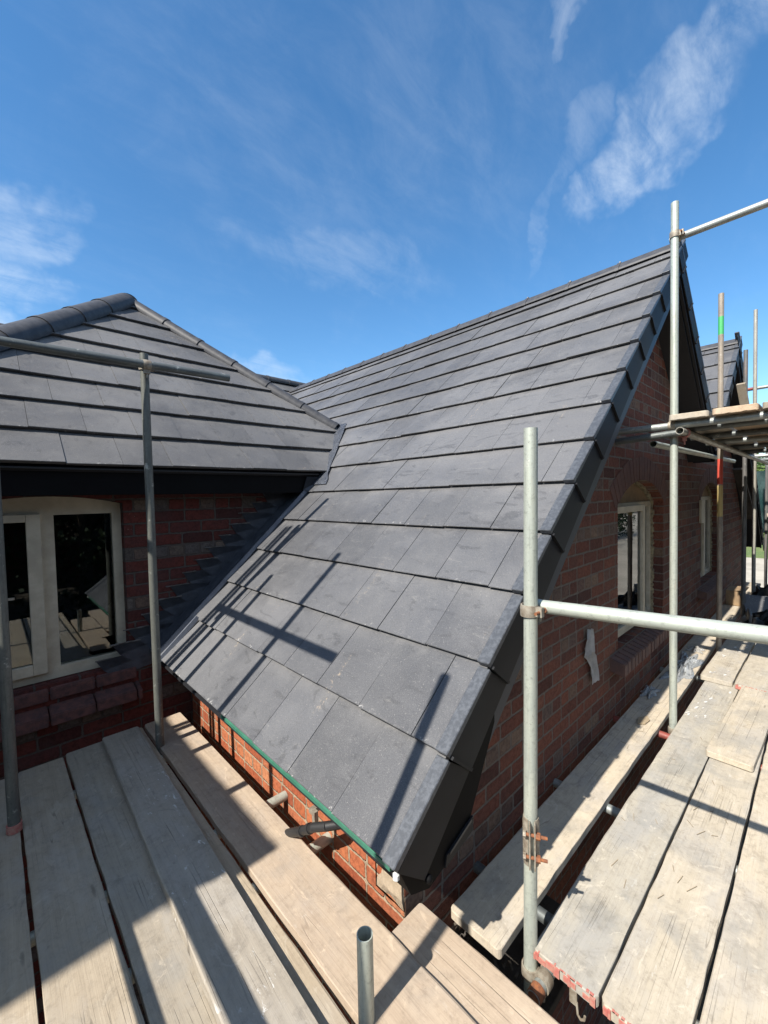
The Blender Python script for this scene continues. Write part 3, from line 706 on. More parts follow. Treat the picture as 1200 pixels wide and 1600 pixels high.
# cross range behind, its face towards us
CRZ = RZ+.22
tile_face((0, CRY-3.4, CRZ-3.4*math.tan(PITCH)), (1,0,0), up_f, -1.5, 12.0, 13, .355, TW, .1, H, 'roof', 'tile_side', [((0,CRY-.01,0),(0,1,0)), ((0,0,.45),(0,0,-1))], seed=8)
tile_face((0, CRY+3.4, CRZ-3.4*math.tan(PITCH)), (1,0,0), up_b, -1.5, 12.0, 13, .355, TW, .1, H, 'roof', 'tile_side', [((0,CRY+.01,0),(0,-1,0))], seed=9)
cap_line((-1.5, CRY, CRZ+.0), (12, CRY, CRZ+.0), H, .10, .45)
# main ridges: slim angular caps
def ridge_slim(x, z, y0, y1):
    n = round((y1-y0)/.46); d = (y1-y0)/n; tb = math.tan(PITCH)
    for k in range(n):
        a = y0+d*k; b = a+d+.012; w_ = .085; z0 = z+.052
        bm = bmesh.new()
        def sec(y, e=0.0): return [(x-w_-e, y, z0-(w_+e)*tb*.92), (x-w_-e+.004, y, z0-(w_+e)*tb*.92+.018+e), (x-.02, y, z0+.012+e), (x+.02, y, z0+.012+e), (x+w_+e-.004, y, z0-(w_+e)*tb*.92+.018+e), (x+w_+e, y, z0-(w_+e)*tb*.92)]
        ss_ = [sec(a, .007), sec(a+.03, .007), sec(a+.0302), sec(b)]
        R_ = [[bm.verts.new(p) for p in q] for q in ss_]
        for A, B in zip(R_, R_[1:]):
            for i in range(6): bm.faces.new((A[i], A[(i+1)%6], B[(i+1)%6], B[i]))
        bm.faces.new(R_[0]); bm.faces.new(R_[-1][::-1])
        o = bmobj('ridge_tile', bm, 'ridge_tile_mat', H)
        bm = bmesh.new(); box(bm, (x-.014, a+.004, z0+.0195), (x+.014, a+.016, z0+.030)); bmobj('ridge_clip', bm, 'coupler_metal', o)
ridge_slim(RX, RZ, VY-.005, CRY-.1); ridge_slim(RX2, RZ2, VY-.005, CRY-.1)
# underlay decks beneath the tiles
def deck(parent, pts, th=.02, mat='soffit_dark', name='roof_deck'):
    bm = bmesh.new(); n = (Vector(pts[1])-Vector(pts[0])).cross(Vector(pts[2])-Vector(pts[0])).normalized()
    if n.z < 0: n = -n
    A = [bm.verts.new(Vector(p)) for p in pts]; B = [bm.verts.new(Vector(p)-n*th) for p in pts]; k = len(pts)
    bm.faces.new(A); bm.faces.new(B[::-1])
    for i in range(k): bm.faces.new((A[i], B[i], B[(i+1)%k], A[(i+1)%k]))
    return bmobj(name, bm, mat, parent)
dz = -.022
def dk(x0, x1, y0, y1, fz): deck(H, [(x0,y0,fz(x0)+dz),(x1,y0,fz(x1)+dz),(x1,y1,fz(x1)+dz),(x0,y1,fz(x0)+dz)])
dk(EX+.02, RX, VY+.03, CRY, roofz)
dk(RX, VX, VY+.03, CRY, lambda x: RZ-(x-RX)*math.tan(PITCH))
dk(VX, RX2, VY+.03, CRY, lambda x: RZ2-(RX2-x)*math.tan(PITCH))
dk(RX2, EX3, VY+.03, CRY, lambda x: RZ2-(x-RX2)*math.tan(PITCH))
# verge tiles with skirts --------------------------------------------
def verge(xe, ze, sgn, n, zmin=-9, xclip=None):
    for k in range(n):
        s0 = G*k-.004; s1 = G*(k+1)-.010
        up = up_l if sgn > 0 else up_r; nr = Vector((-SP*sgn, 0, CP)); o = Vector((xe, 0, ze))
        def P(s, y, h): q = o+up*s+nr*h; return (q.x, y, q.z)
        if (o+up*s0).z < zmin: continue
        tp0, tp1 = .038, .014; dep = -.125
        bm = bmesh.new()
        # top flange
        hexa(bm, [P(s0,VY-.016,.010),P(s0,VY+.036,.010),P(s1,VY+.036,-.006),P(s1,VY-.016,-.006),P(s0,VY-.016,tp0),P(s0,VY+.036,tp0),P(s1,VY+.036,tp1),P(s1,VY-.016,tp1)])
        bev(bm, .003); v = bmobj('verge_tile', bm, 'verge_tile', H)
        bm = bmesh.new()
        hexa(bm, [P(s0+.02,VY-.0155+.004*0,dep-.018),P(s0+.02,VY-.0045,dep-.018),P(s1+.03,VY-.0045,dep-.018),P(s1+.03,VY-.0105,dep-.018),P(s0,VY-.0155,.0095),P(s0,VY-.0045,.0095),P(s1,VY-.0045,-.0065),P(s1,VY-.0105,-.0065)])
        # lower lip where one skirt laps the next
        if k > 0: hexa(bm, [P(s0+.02,VY-.024,dep-.012),P(s0+.02,VY-.0158,dep-.012),P(s0+.032,VY-.0158,dep-.012),P(s0+.032,VY-.024,dep-.012),P(s0,VY-.024,.004),P(s0,VY-.0158,.004),P(s0+.012,VY-.0158,.004),P(s0+.012,VY-.024,.004)])
        bmobj('skirt', bm, 'verge_skirt', v)
verge(EX, EZ, 1, 14)
verge(2*RX-EX, EZ, -1, 14, VZ)
verge(2*VX-(2*RX-EX), EZ, 1, 14, VZ)
verge(EX3, EZ, -1, 14)
# barge boards and soffits
def barge(x0, x1, fz, top=-.10, low=-.30, y0=None, y1=None, mat='blue_board', name='bargeboard'):
    y0 = VY+.004 if y0 is None else y0; y1 = VY+.026 if y1 is None else y1
    bm = bmesh.new(); prism(bm, [(x0, fz(x0)+low), (x1, fz(x1)+low), (x1, fz(x1)+top), (x0, fz(x0)+top)], 'y', y0, y1); return bmobj(name, bm, mat, H)
f1 = roofz; f2 = lambda x: RZ-(x-RX)*math.tan(PITCH); f3 = lambda x: RZ2-(RX2-x)*math.tan(PITCH); f4 = lambda x: RZ2-(x-RX2)*math.tan(PITCH)
barge(1.17, RX, f1); barge(RX, VX-.12, f2, low=-.24, mat='soffit_dark'); barge(VX+.12, RX2, f3, low=-.24); barge(RX2, EX3-.3, f4, mat='soffit_dark')
for a, b, f_ in ((1.17, RX, f1), (RX, VX-.12, f2), (VX+.12, RX2, f3), (RX2, EX3-.3, f4)):
    bm = bmesh.new(); prism(bm, [(a, f_(a)-.288), (b, f_(b)-.288), (b, f_(b)-.276), (a, f_(a)-.276)], 'y', VY+.0265, GY-.001); bmobj('soffit', bm, 'soffit_dark', H)
# box end at the foot of the verge
bm = bmesh.new(); prism(bm, [(.868, -1.150), (.915, -1.250), (1.0, -1.285), (1.2, -1.232), (1.40, f1(1.40)-.255), (1.40, f1(1.40)-.10), (.868, -1.128)], 'y', VY-.0005, VY+.0035)
prism(bm, [(.872, -1.155), (.915, -1.250), (1.0, -1.285), (1.172, -1.24), (1.17, f1(1.17)-.06), (.872, -1.145)], 'y', VY+.0036, GY-.004)
bmobj('box_end', bm, 'black_plastic', H)
# green eaves strip under the first course and its white end stop
bm = bmesh.new(); prism(bm, [(EX+.000, EZ-.012), (EX+.05, EZ+.004), (EX+.05, EZ-.006), (EX+.012, EZ-.030), (EX+.000, EZ-.026)], 'y', VY+.03, 2.2); o = bmobj('eaves_strip', bm, 'green_strip', H)
bm = bmesh.new(); box(bm, (EX-.006, VY-.004, EZ-.040), (EX+.014, VY+.016, EZ-.014)); bev(bm, .006); bmobj('end_stop', bm, 'white_plastic', H)
bm = bmesh.new(); box(bm, (EX+.03, VY+.04, EZ-.075), (1.119, LW, EZ-.06)); bmobj('eaves_soffit', bm, 'soffit_dark', H)
# hipped wing --------------------------------------------------------
HX = 1.25; hw = 2.25; HZ = LE_Z + hw*math.tan(PITCH); HYA = LE_Y + hw
G2, TW2 = .355, .307
hipR = ((HX,HYA,HZ)); 
# plan planes of the two hips
clipR = (Vector((HX,HYA,0)), Vector((1,1,0)).normalized()*1)   # keep side towards us: x-HX < HYA-y
f = tile_face((0,LE_Y,LE_Z), (1,0,0), up_f, HX-hw, HX+hw, 10, G2, TW2, .055, H, 'roof', 'tile_side', [((HX,HYA,0), (1,1,0)), ((HX,HYA,0), (-1,1,0)), ((EX,0,EZ+.0), (SP,0,-CP))], seed=11, butt=.036)
tile_face((HX+hw,0,LE_Z), (0,1,0), up_r, LE_Y, CRY, 10, G2, TW2, .2, H, 'roof', 'tile_side', [((HX,HYA,0), (-1,-1,0)), ((HX+.01,0,0),(-1,0,0)), ((EX,0,EZ), (SP,0,-CP))], seed=12)
tile_face((HX-hw,0,LE_Z), (0,1,0), up_l, LE_Y, CRY, 10, G2, TW2, .2, H, 'roof', 'tile_side', [((HX,HYA,0), (1,-1,0)), ((HX-.01,0,0),(1,0,0))], seed=13)
deck(H, [(HX-hw+.03, LE_Y+.02, LE_Z-.01), (HX+hw-.03, LE_Y+.02, LE_Z-.01), (HX, HYA, HZ-.022)])
deck(H, [(HX-hw+.02, LE_Y+.03, LE_Z-.01), (HX, HYA, HZ-.022), (HX, CRY, HZ-.022), (HX-hw+.02, CRY, LE_Z-.01)])
c = Vector((HX,HYA,HZ+.035))
eL = Vector((HX-hw, LE_Y, LE_Z+.035)); eR = Vector((HX+hw, LE_Y, LE_Z+.035))
c = Vector((HX,HYA,HZ+.0)); eL.z -= .03; eR.z -= .035; sR = c + (eR-c)*.735; 
cap_line(sR, c+(eR-c)*.02, H, .088, .44, 'hip_tile'); cap_line(eL, c+(eL-c)*.02, H, .125, .46, 'hip_tile')
cap_line((HX, HYA-.03, HZ+.0), (HX, CRY, HZ+.0), H, .098, .44)
# fascia, soffit and gutter edge of the wing
bm = bmesh.new(); box(bm, (HX-hw+.05, LE_Y+.035, LE_Z-.175), (2.22, LE_Y+.055, LE_Z-.006)); bev(bm, .003); bmobj('fascia', bm, 'black_plastic', H)
bm = bmesh.new(); box(bm, (HX-hw+.05, LE_Y+.056, LE_Z-.165), (2.30, LW-.001, LE_Z-.15)); bmobj('soffit', bm, 'black_plastic', H)
bm = bmesh.new(); box(bm, (HX-hw+.02, LE_Y-.004, LE_Z-.012), (2.24, LE_Y+.034, LE_Z-.003)); bmobj('eaves_tray', bm, 'rubber', H)
# lead: valley strip and stepped flashing up the side wall
def offs(x, y, h=.03): return (x-SP*h, y, roofz(x)+CP*h)
bm = bmesh.new(); rr = random.Random(4)
N = 14
Lf, Rt = [], []
for k in range(N+1):
    t_ = k/N; x = 2.20 + .78*t_
    yl = LE_Y + (x-2.30)/( .78-.1)*.55*1.0; 
    Lf.append(bm.verts.new(offs(x, yl+.07, .036))); wdt = .135 + rr.uniform(-.004,.004) + (.035 if t_ < .10 else 0)
    Rt.append(bm.verts.new(offs(x, yl-wdt+.05, .032)))
for k in range(N): bm.faces.new((Lf[k], Rt[k], Rt[k+1], Lf[k+1]))
bmesh.ops.solidify(bm, geom=bm.faces[:], thickness=.003)
bmobj('valley_lead', bm, 'lead', H)
bm = bmesh.new(); vs = [bm.verts.new(p) for p in ((2.12, LE_Y+.01, LE_Z-.03), (2.33, LE_Y+.00, LE_Z-.03), (2.30, LE_Y-.05, LE_Z-.16), (2.22, LE_Y-.03, LE_Z-.20), (2.08, LE_Y+.02, LE_Z-.15))]; bm.faces.new(vs); bmesh.ops.solidify(bm, geom=bm.faces[:], thickness=.004); bmobj('lead_flap', bm, 'lead_dark', H)
# stepped flashing against the side wall (follows brick courses of .0889)
bm = bmesh.new(); hC = .0889; z = -1.135-hC*.5
k = 0; ptl = []
while z < -.02:
    xs = EX + (z-EZ)/math.tan(PITCH)
    x0 = xs-.30; x1 = xs+.10
    y_ = LW-.0045-.0015*(k%3)
    vs = [bm.verts.new(p) for p in ((x0, y_, z+hC), (x0+.045, y_-.003, z+.01), (x0+.12, y_-.004, z-hC*.6), (x1+.12, y_-.004, z-.0), (x1+.12, y_, z+hC))]
    bm.faces.new(vs); 
    ptl.append(((x0-.004-.012*((k*7)%3), y_-.0055, z+hC-.0045), (x0+.10+.04*((k*5)%3), y_+.002, z+hC+.0025)))
    z += hC; k += 1
bmesh.ops.solidify(bm, geom=[f for f in bm.faces if len(f.verts) == 5], thickness=.002)
bmobj('stepped_flashing', bm, 'lead_dark', H)
bm = bmesh.new()
for a_, b_ in ptl: box(bm, a_, b_)
bmesh.ops.subdivide_edges(bm, edges=[e for e in bm.edges if e.calc_length() > .1], cuts=8)
for v in bm.verts: v.co += Vector((0, random.uniform(-.003,.002), random.uniform(-.002,.002)))
bmobj('pointing', bm, 'pointing', H)
# lead soaker strip lying on the tiles beside the wall
bm = bmesh.new()
hexa(bm, [offs(.86,LW-.10,.026),offs(2.3,LW-.10,.026),offs(2.3,LW-.001,.030),offs(.86,LW-.001,.030),offs(.86,LW-.10,.030),offs(2.3,LW-.10,.030),offs(2.3,LW-.001,.050),offs(.86,LW-.001,.050)])
bmobj('soaker', bm, 'lead_dark', H)
# raised water bars near the abutment (thin, catch the sun)
for yb in (LW-.185, LW-.27):
    bm = bmesh.new(); x1b = 2.25 if yb > LW-.2 else 1.12
    hexa(bm, [offs(.848,yb,.02),offs(x1b,yb,.02),offs(x1b,yb+.022,.02),offs(.848,yb+.022,.02),offs(.848,yb+.004,.052),offs(x1b,yb+.004,.052),offs(x1b,yb+.018,.052),offs(.848,yb+.018,.052)])
    bmobj('abutment_bar', bm, 'lead', H)
# neighbouring gabled wing of the same house, left of the photographer; its shadow falls over the left platform
NX, NZ, NY = -3.15, -1.555+(.87+3.15)*1.0486-.24, 1.62
nz = lambda x: NZ-abs(x-NX)*math.tan(PITCH)
NR = NZ-(-.85)*0
SL = 1.5/CP
o_ = (NX+1.5, 0, NZ-1.5*math.tan(PITCH))
tile_face(o_, (0,1,0), up_r, NY, 8.0, 6, G, TW, .1, H, 'roof', 'tile', [((NX+.01,0,0),(-1,0,0))], seed=21)
tile_face((NX-1.5,0,o_[2]), (0,1,0), up_l, NY, 8.0, 6, G, TW, .1, H, 'roof', 'tile', [((NX-.01,0,0),(1,0,0))], seed=22)
for k in range(6):
    s0 = G*k; s1 = G*(k+1)-.012; bm = bmesh.new(); o = Vector(o_); nr = Vector((SP,0,CP)); up = up_r
    P = lambda s_, y, h: tuple((o+up*s_+nr*h).x if i == 0 else (y if i == 1 else (o+up*s_+nr*h).z) for i in range(3))
    hexa(bm, [P(s0,NY-.03,-.13),P(s0,NY+.04,-.13),P(s1,NY+.04,-.14),P(s1,NY-.03,-.14),P(s0,NY-.03,.034),P(s0,NY+.04,.034),P(s1,NY+.04,.016),P(s1,NY-.03,.016)]); bmobj('verge_tile', bm, 'verge_tile', H)
deck(H, [(NX, NY+.005, NZ-.02), (o_[0]-.03, NY+.005, o_[2]), (o_[0]-.03, 8, o_[2]), (NX, 8, NZ-.02)]); deck(H, [(NX, NY+.005, NZ-.02), (2*NX-o_[0]+.03, NY+.005, o_[2]), (2*NX-o_[0]+.03, 8, o_[2]), (NX, 8, NZ-.02)])
cap_line((NX, NY-.02, NZ+.02), (NX, 8.0, NZ+.02), H, .09, .45)
bm = bmesh.new(); prism(bm, [(NX-1.3, GZ), (NX+1.3, GZ), (NX+1.3, nz(NX+1.3)-.1), (NX, NZ-.1), (NX-1.3, nz(NX-1.3)-.1)], 'y', NY+.22, NY+.5); bmobj('wing_wall', bm, 'brick_side', H)
bm = bmesh.new(); box(bm, (NX+1.0, NY+.51, GZ), (NX+1.3, 8, nz(NX+1.3)-.1)); bmobj('wing_wall', bm, 'brick_side', H)

# black waste elbow and small fittings -----------------------------------
el = thing('overflow_pipe', 'short black plastic overflow pipe poking out under the eaves above the scaffold board', 'pipe', (1.0, 1.55, -1.5))
bm = bmesh.new(); pts = [Vector(p) for p in ((1.13,1.40,-1.40),(1.05,1.42,-1.40),(1.0,1.46,-1.405),(.975,1.52,-1.43),(.965,1.62,-1.50),(.96,1.72,-1.565))]
for a, b in zip(pts, pts[1:]): tubebm(bm, a, b+(b-a).normalized()*.006, .019, 16, inner=False)
bmobj('elbow', bm, 'rubber', el, smooth=True)
for q in ((.972,1.545,-1.447), (.966,1.60,-1.487)):
    bm = bmesh.new(); d = Vector((-.01,.10,-.07)).normalized(); tubebm(bm, Vector(q), Vector(q)+d*.022, .0225, 16, inner=False); bmobj('collar', bm, 'rubber', el, smooth=True)
bm = bmesh.new(); box(bm, (1.0,1.555,-1.47), (1.02,1.575,-1.40)); box(bm, (1.0,1.575,-1.42), (1.119,1.60,-1.40)); bmobj('bracket', bm, 'coupler_metal', el)

# grey slotted fixing strip and bolt on the box end
bm = bmesh.new(); prism(bm, [(1.075,-1.262),(1.235,-1.220),(1.238,-1.168),(1.085,-1.222)], 'y', VY-.0085, VY-.0025); o = bmobj('fixing_strip', bm, 'verge_skirt', H)
bm = bmesh.new(); prism(bm, [(1.098,-1.226),(1.225,-1.182),(1.226,-1.175),(1.098,-1.218)], 'y', VY-.0125, VY-.0090); bmobj('slot', bm, 'rubber', o)
bm = bmesh.new(); bmesh.ops.create_uvsphere(bm, u_segments=14, v_segments=8, radius=.014); [setattr(v, 'co', v.co+Vector((.985, VY-.012, -1.235))) for v in bm.verts]; bmobj('bolt_head', bm, 'black_plastic', H, smooth=True)

# ------------------------------------------------------------------ SCAFFOLD: left platform
ZL = -1.555
GL = 'scaffold boards of the left platform'
board('dusty grey scaffold board at the left edge of the photo, first of the left platform', 'y', -.6, 3.20, -.165, .050, ZL, 'wood_left', group=GL)
board('scaffold board second from the left, between two dark gaps', 'y', -.5, 3.22, .062, .276, ZL-.002, 'wood_left', group=GL)
board('scaffold board third from the left, partly under the scratched overlapping board', 'y', -.5, 3.24, .288, .508, ZL+.001, 'wood_left', group=GL)
board('board half hidden under the scratched overlapping board, beside the dark gap', 'y', -.4, 3.25, .512, .715, ZL-.002, 'wood_left', group=GL)
board('scratched grey scaffold board with white splashes lying on top of two others', 'y', -.2, 3.20, .405, .612, ZL+.040, 'wood_worn', group=GL, yaw=-.02)
board('clean tan scaffold board alone between two dark gaps beside the brick wall', 'y', .2, 3.27, .745, .985, ZL, 'wood_tan', group=GL, yaw=.004)
board('short orange tan scaffold board with rounded end below the house corner', 'y', -.3, 1.075, 1.012, 1.190, ZL-.022, 'wood_tan', group=GL, yaw=.02)
# right platform
ZR = -1.68; GR = 'scaffold boards of the right platform'
board('pale scaffold board lying tight along the gable wall', 'x', 1.30, 5.9, .812, 1.045, ZR-.002, 'wood_pale', group=GR, yaw=.003)
board('pale scaffold board with a worn red end beside the near upright tube', 'x', 1.40, 5.3, .508, .736, ZR, 'wood_pale', group=GR, red0=True)
board('pale scaffold board with a chipped red end, second from the near upright tube', 'x', 1.405, 5.3, .275, .500, ZR-.003, 'wood_pale', group=GR, red0=True)
board('stained pale scaffold board, third from the near upright tube', 'x', 1.30, 5.3, .040, .262, ZR, 'wood_pale', group=GR)
board('pale scaffold board at the right edge of the photo', 'x', 1.35, 5.3, -.195, .028, ZR-.002, 'wood_pale', group=GR)
board('loose pale scaffold board lying on top of the right platform boards', 'x', 3.22, 6.6, .290, .520, ZR+.0405, 'wood_pale', group=GR, yaw=-.03)
board('farther pale scaffold board lapped over the end of the red ended one', 'x', 4.52, 8.4, .545, .770, ZR+.0402, 'wood_pale', group=GR, yaw=-.01)
board('short lapped scaffold board with a red corner behind the loose board', 'x', 4.50, 8.4, .300, .530, ZR+.041+.0005, 'wood_pale', group=GR, red0=True, yaw=-.01)
board('far pale scaffold board along the gable wall beyond the second upright tube', 'x', 5.95, 9.9, .815, 1.05, ZR-.002, 'wood_pale', group=GR)
board('far scaffold board in the shade of the upper platform', 'x', 6.7, 10.6, .09, .31, ZR, 'wood_pale', group=GR)
board('scaffold board under the heap of black offcuts', 'x', 5.35, 9.3, .55, .775, ZR-.001, 'wood_pale', group=GR)

# uprights -----------------------------------------------------------------
PR = (1.412, .752); P2_ = (3.55, .76)
tube('thick galvanised upright tube in the right foreground with the horizontal rail clamped to it', (PR[0],PR[1],-1.93), (1.4205,.735,.232), 'tube_light')
tube('tall galvanised upright tube standing in front of the gable window', (P2_[0],P2_[1],-2.6), (3.55,.76,1.99), 'tube_light')
tube('shaded upright tube in the left foreground in front of the brick wall and window', (.735,2.905,-2.6), (.742,2.925,.915), 'tube_shaded')
tube('thin upright tube at the left edge of the photo with a rusty foot', (.030,2.645,ZL+.004), (.024,2.70,.95), 'tube_shaded')
tube('short open ended tube stub standing up between the boards at the bottom of the photo', (.757,.931,-2.4), (.757,.926,-1.288), 'tube_light')
bm = bmesh.new(); tubebm(bm, (.030,2.645,ZL+.003), (.030,2.645,ZL+.040), .030, 16, inner=False); tag(bmobj('base_cap', bm, 'red_paint', smooth=True), 'small rusty red cap under the foot of the leftmost upright tube', 'cap')
# rails
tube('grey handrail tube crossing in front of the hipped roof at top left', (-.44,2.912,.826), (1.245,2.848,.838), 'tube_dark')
rr0 = Vector((1.44,.70,-.42)); rr1 = Vector((2.771,.2,-.771))
# thick rail on the right: from the clamp along -y (heads past the camera's right side)
tube('thick galvanised guard rail running from the clamp to the right edge of the photo', (1.468,.752,-.418), (1.520,-.75,-.352), 'tube_light')
tube('high guard rail tube against the sky at top right', (3.605,.80,1.772), (3.605,-1.2,1.772), 'tube_mid')
coupler('rusty bolted clamp joining the thick guard rail to the foreground upright', (1.4165,.745,-.424), (0,-1,0), (.055,0,.0), 'coupler_metal', 'rust', flip=-1)
coupler('clamp at the top of the tall upright under the high rail', (3.55,.76,1.772), (0,-1,0), (.055,0,0), 'coupler_metal', 'rust', flip=-1)
coupler('clamp joining the grey handrail to the shaded upright at top left', (.7415,.923-0+2.0,.833), (1,0,0), (0,-.052,0), 'coupler_metal', 'coupler_metal')
coupler('clamp at the foot of the foreground upright below the red ended board', (1.412,.752,-1.79), (1,0,0), (0,-.052,0), 'coupler_metal', 'coupler_metal')
coupler('pale clamp at the foot of the tall upright beside the boards', (3.55,.76,-1.74), (1,0,0), (0,-.052,0), 'coupler_metal', 'coupler_metal')
coupler('dark clamp at the foot of the left upright', (.735,2.905,-1.66), (0,1,0), (-.052,0,0), 'coupler_metal', 'coupler_metal')
# sleeve coupler on the foreground upright
sc_ = thing('sleeve_coupler', 'galvanised sleeve with two rusty bolts round the foreground upright', 'coupler', (1.415,.745,-1.28))
bm = bmesh.new(); seg = 26; r0 = .0265; rings = []
for rr_, z in ((.0245,-.088),(r0+.001,-.088),(r0+.003,-.07),(r0+.003,.07),(r0+.001,.088),(.0245,.088)):
    rings.append([bm.verts.new((1.415+rr_*math.cos(a), .745+rr_*math.sin(a), -1.28+z)) for a in [R(-118)+R(304)*k/seg for k in range(seg+1)]])
rings.append(rings[0])
for A, B in zip(rings, rings[1:]):
    for k in range(seg): bm.faces.new((A[k], A[k+1], B[k+1], B[k]))
for j in (0, seg): bm.faces.new([q[j] for q in rings[:-1]])
bmobj('sleeve', bm, 'coupler_metal', sc_, smooth=True)
ax = Vector((1.415,.745,0)).normalized(); sd = Vector((ax.y, -ax.x, 0))
for side in (-1, 1):
    bm = bmesh.new(); vs = box(bm, (-.0025,-.010,-.085), (.0025,.010,.085)); c0 = Vector((1.415,.745,-1.28)) - ax*.034 + sd*(side*.009+.004)
    for v in vs: v.co = c0 + sd*v.co.x + ax*v.co.y + Vector((0,0,v.co.z))
    bmobj('flange', bm, 'coupler_metal', sc_)
for dz_ in (-.042, .042):
    c0 = Vector((1.415,.745,-1.28+dz_)) - ax*.036 + sd*.004
    bm = bmesh.new(); tubebm(bm, c0-sd*.028, c0+sd*.052, .0058, 10, inner=False); b = bmobj('bolt', bm, 'rust', sc_, smooth=True)
    bm = bmesh.new(); tubebm(bm, c0+sd*.012, c0+sd*.028, .0125, 6, inner=False); bmobj('nut', bm, 'rust', b)
    bm = bmesh.new(); tubebm(bm, c0-sd*.032, c0-sd*.022, .0115, 6, inner=False); bmobj('nut', bm, 'coupler_metal', b)
# bearers under the left platform
for y_, lab in ((1.62, 'tube bearer crossing the dark gap nearest the camera'), (2.02, 'tube bearer crossing the dark gap farther from the camera'), (2.86, 'tube bearer beside the foot of the left upright')):
    tube(lab, (-.7, y_, ZL-.064), (1.119 if y_ < 2.5 else .78, y_, ZL-.064), 'tube_light')
tube('long ledger tube under the left platform', (.655, -.3, ZL-.115), (.655, 3.35, ZL-.115), 'tube_mid')
# bearers under the right platform, each ending at the gable wall
for i, x_ in enumerate((1.60, 2.42, 3.44, 4.72)):
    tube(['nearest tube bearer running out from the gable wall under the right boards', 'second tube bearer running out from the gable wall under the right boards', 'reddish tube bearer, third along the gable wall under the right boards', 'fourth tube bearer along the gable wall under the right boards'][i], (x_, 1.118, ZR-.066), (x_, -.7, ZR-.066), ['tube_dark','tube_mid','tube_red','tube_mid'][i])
tube('long ledger tube with an open end poking out below the red ended board', (1.335, .70, -1.79), (9.2, .70, -1.79), 'tube_mid')
bm = bmesh.new(); tubebm(bm, (1.337,.70,-1.79), (1.375,.70,-1.79), .0262, 22, inner=False); tag(bmobj('thread_ring', bm, 'rust', smooth=True), 'rusty threaded ring on the open ledger end', 'ring')
hk = thing('board_clip', 'small hooked metal clip hanging under the red ended board', 'clip', (1.45,.60,-1.74))
bm = bmesh.new(); box(bm, (1.425,.585,-1.80), (1.431,.612,-1.722)); bev(bm,.002); bmobj('plate', bm, 'coupler_metal', hk)
bm = bmesh.new(); hp = [Vector((1.424,.585,-1.78)),Vector((1.420,.580,-1.815)),Vector((1.420,.570,-1.825)),Vector((1.420,.558,-1.815)),Vector((1.420,.556,-1.80))]
for a, b in zip(hp, hp[1:]): tubebm(bm, a, b, .004, 8, inner=False)
bmobj('hook', bm, 'coupler_metal', hk, smooth=True)

# uprights and rails out of frame on the left: they throw the shadows across roof and boards
tube('upright tube standing just outside the left edge, casting its shadow on the big roof slope', (-.28,2.16,ZL-1), (-.28,2.13,1.65), 'tube_mid')
tube('upright tube standing left of the camera, casting a broad shadow on the lowest tiles', (-.30,.745,ZL-1), (-.30,.985,.945), 'tube_mid')
tube('unseen upright tube added at left to shade the roof beside the side wall', (-.46,2.985,ZL-1), (-.46,2.985,2.15), 'tube_mid')  # this pair is added for the wide shadow band beside the abutment
tube('second unseen upright tube added at left to widen that band of shade', (-.62,3.035,ZL-1), (-.62,3.035,2.30), 'tube_mid')
tube('high guard rail out of frame at left, casting the crossing shadow on the roof', (-.275,1.60,.765), (-.275,3.05,.765), 'tube_mid', r=.03)
tube('guard rail out of frame at left, casting a band of shade on the left boards', (-.275,-.5,-.715), (-.275,3.3,-.715), 'tube_mid', r=.030)
tube('lower guard rail out of frame at left, casting the second band on the left boards', (-.285,-.5,-.95), (-.285,3.3,-.95), 'tube_mid')

# ------------------------------------------------------------------ upper lift on the right
ZU = .475; GU = 'tubes of the upper scaffold lift'; GB = 'boards of the upper scaffold lift'
board('pale weathered upper board with a rounded end beside the tall upright', 'x', 3.42, 6.9, .548, .765, ZU+.040, 'wood_pale', group=GB)
for i, (c0, c1, lab) in enumerate(((.30,.525,'tan upper board next to the pale weathered one'), (.06,.285,'third upper board seen from below'), (-.19,.04,'fourth upper board seen from below'), (-.44,-.21,'fifth upper board seen from below'))):
    board(lab, 'x', 3.40, 7.3, c0, c1, ZU+.040, 'wood_left' if i else 'wood_tan', group=GB)
for i, (c0, c1, lab) in enumerate(((.30,.53,'far upper board by the second gable'), (.05,.28,'farther upper board beside it, dark below'), (-.2,.03,'farthest upper board at the right edge'))):
    board(lab, 'x', 6.9, 10.6, c0, c1, ZU+.0405, 'wood_left', group=GB)
for i, x_ in enumerate((3.50, 3.78, 4.45, 5.1, 5.9, 6.8, 7.8, 8.9)):
    e = .83 if i else 1.112
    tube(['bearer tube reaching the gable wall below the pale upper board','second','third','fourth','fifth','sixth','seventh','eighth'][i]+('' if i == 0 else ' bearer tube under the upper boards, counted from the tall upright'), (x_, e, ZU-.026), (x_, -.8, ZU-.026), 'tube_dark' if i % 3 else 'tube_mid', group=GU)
tube('upper ledger tube with its round open end facing the camera', (3.395,.695,ZU-.077), (9.4,.695,ZU-.077), 'tube_worn', group=GU)
tube('light blue grey ledger under the upper platform close to the wall', (3.6,.90,ZU-.13), (7.4,.90,ZU-.10), 'tube_light', group=GU)
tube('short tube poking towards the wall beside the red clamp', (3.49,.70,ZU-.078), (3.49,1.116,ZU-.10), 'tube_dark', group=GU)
coupler('red painted clamp on the tall upright under the open ledger end', (3.55,.76,ZU-.079), (1,0,0), (0,-.062,0), 'red_paint', 'red_paint', r=.027)
coupler('pale clamp on the tall upright just above the red one', (3.55,.76,ZU-.026), (0,1,0), (-.052,0,0), 'coupler_metal', 'coupler_metal')
tube_mat('tube_banded', (.33,.28,.22), (.24,.20,.17), .5, .1, [(-2.19+2.6+0.0+3.94-.0, 4.16, (.05,.42,.14))])
def paint_tube(name, bands, a=(.33,.28,.22), b=(.22,.19,.16)):
    tube_mat(name, a, b, .5, .15, bands)
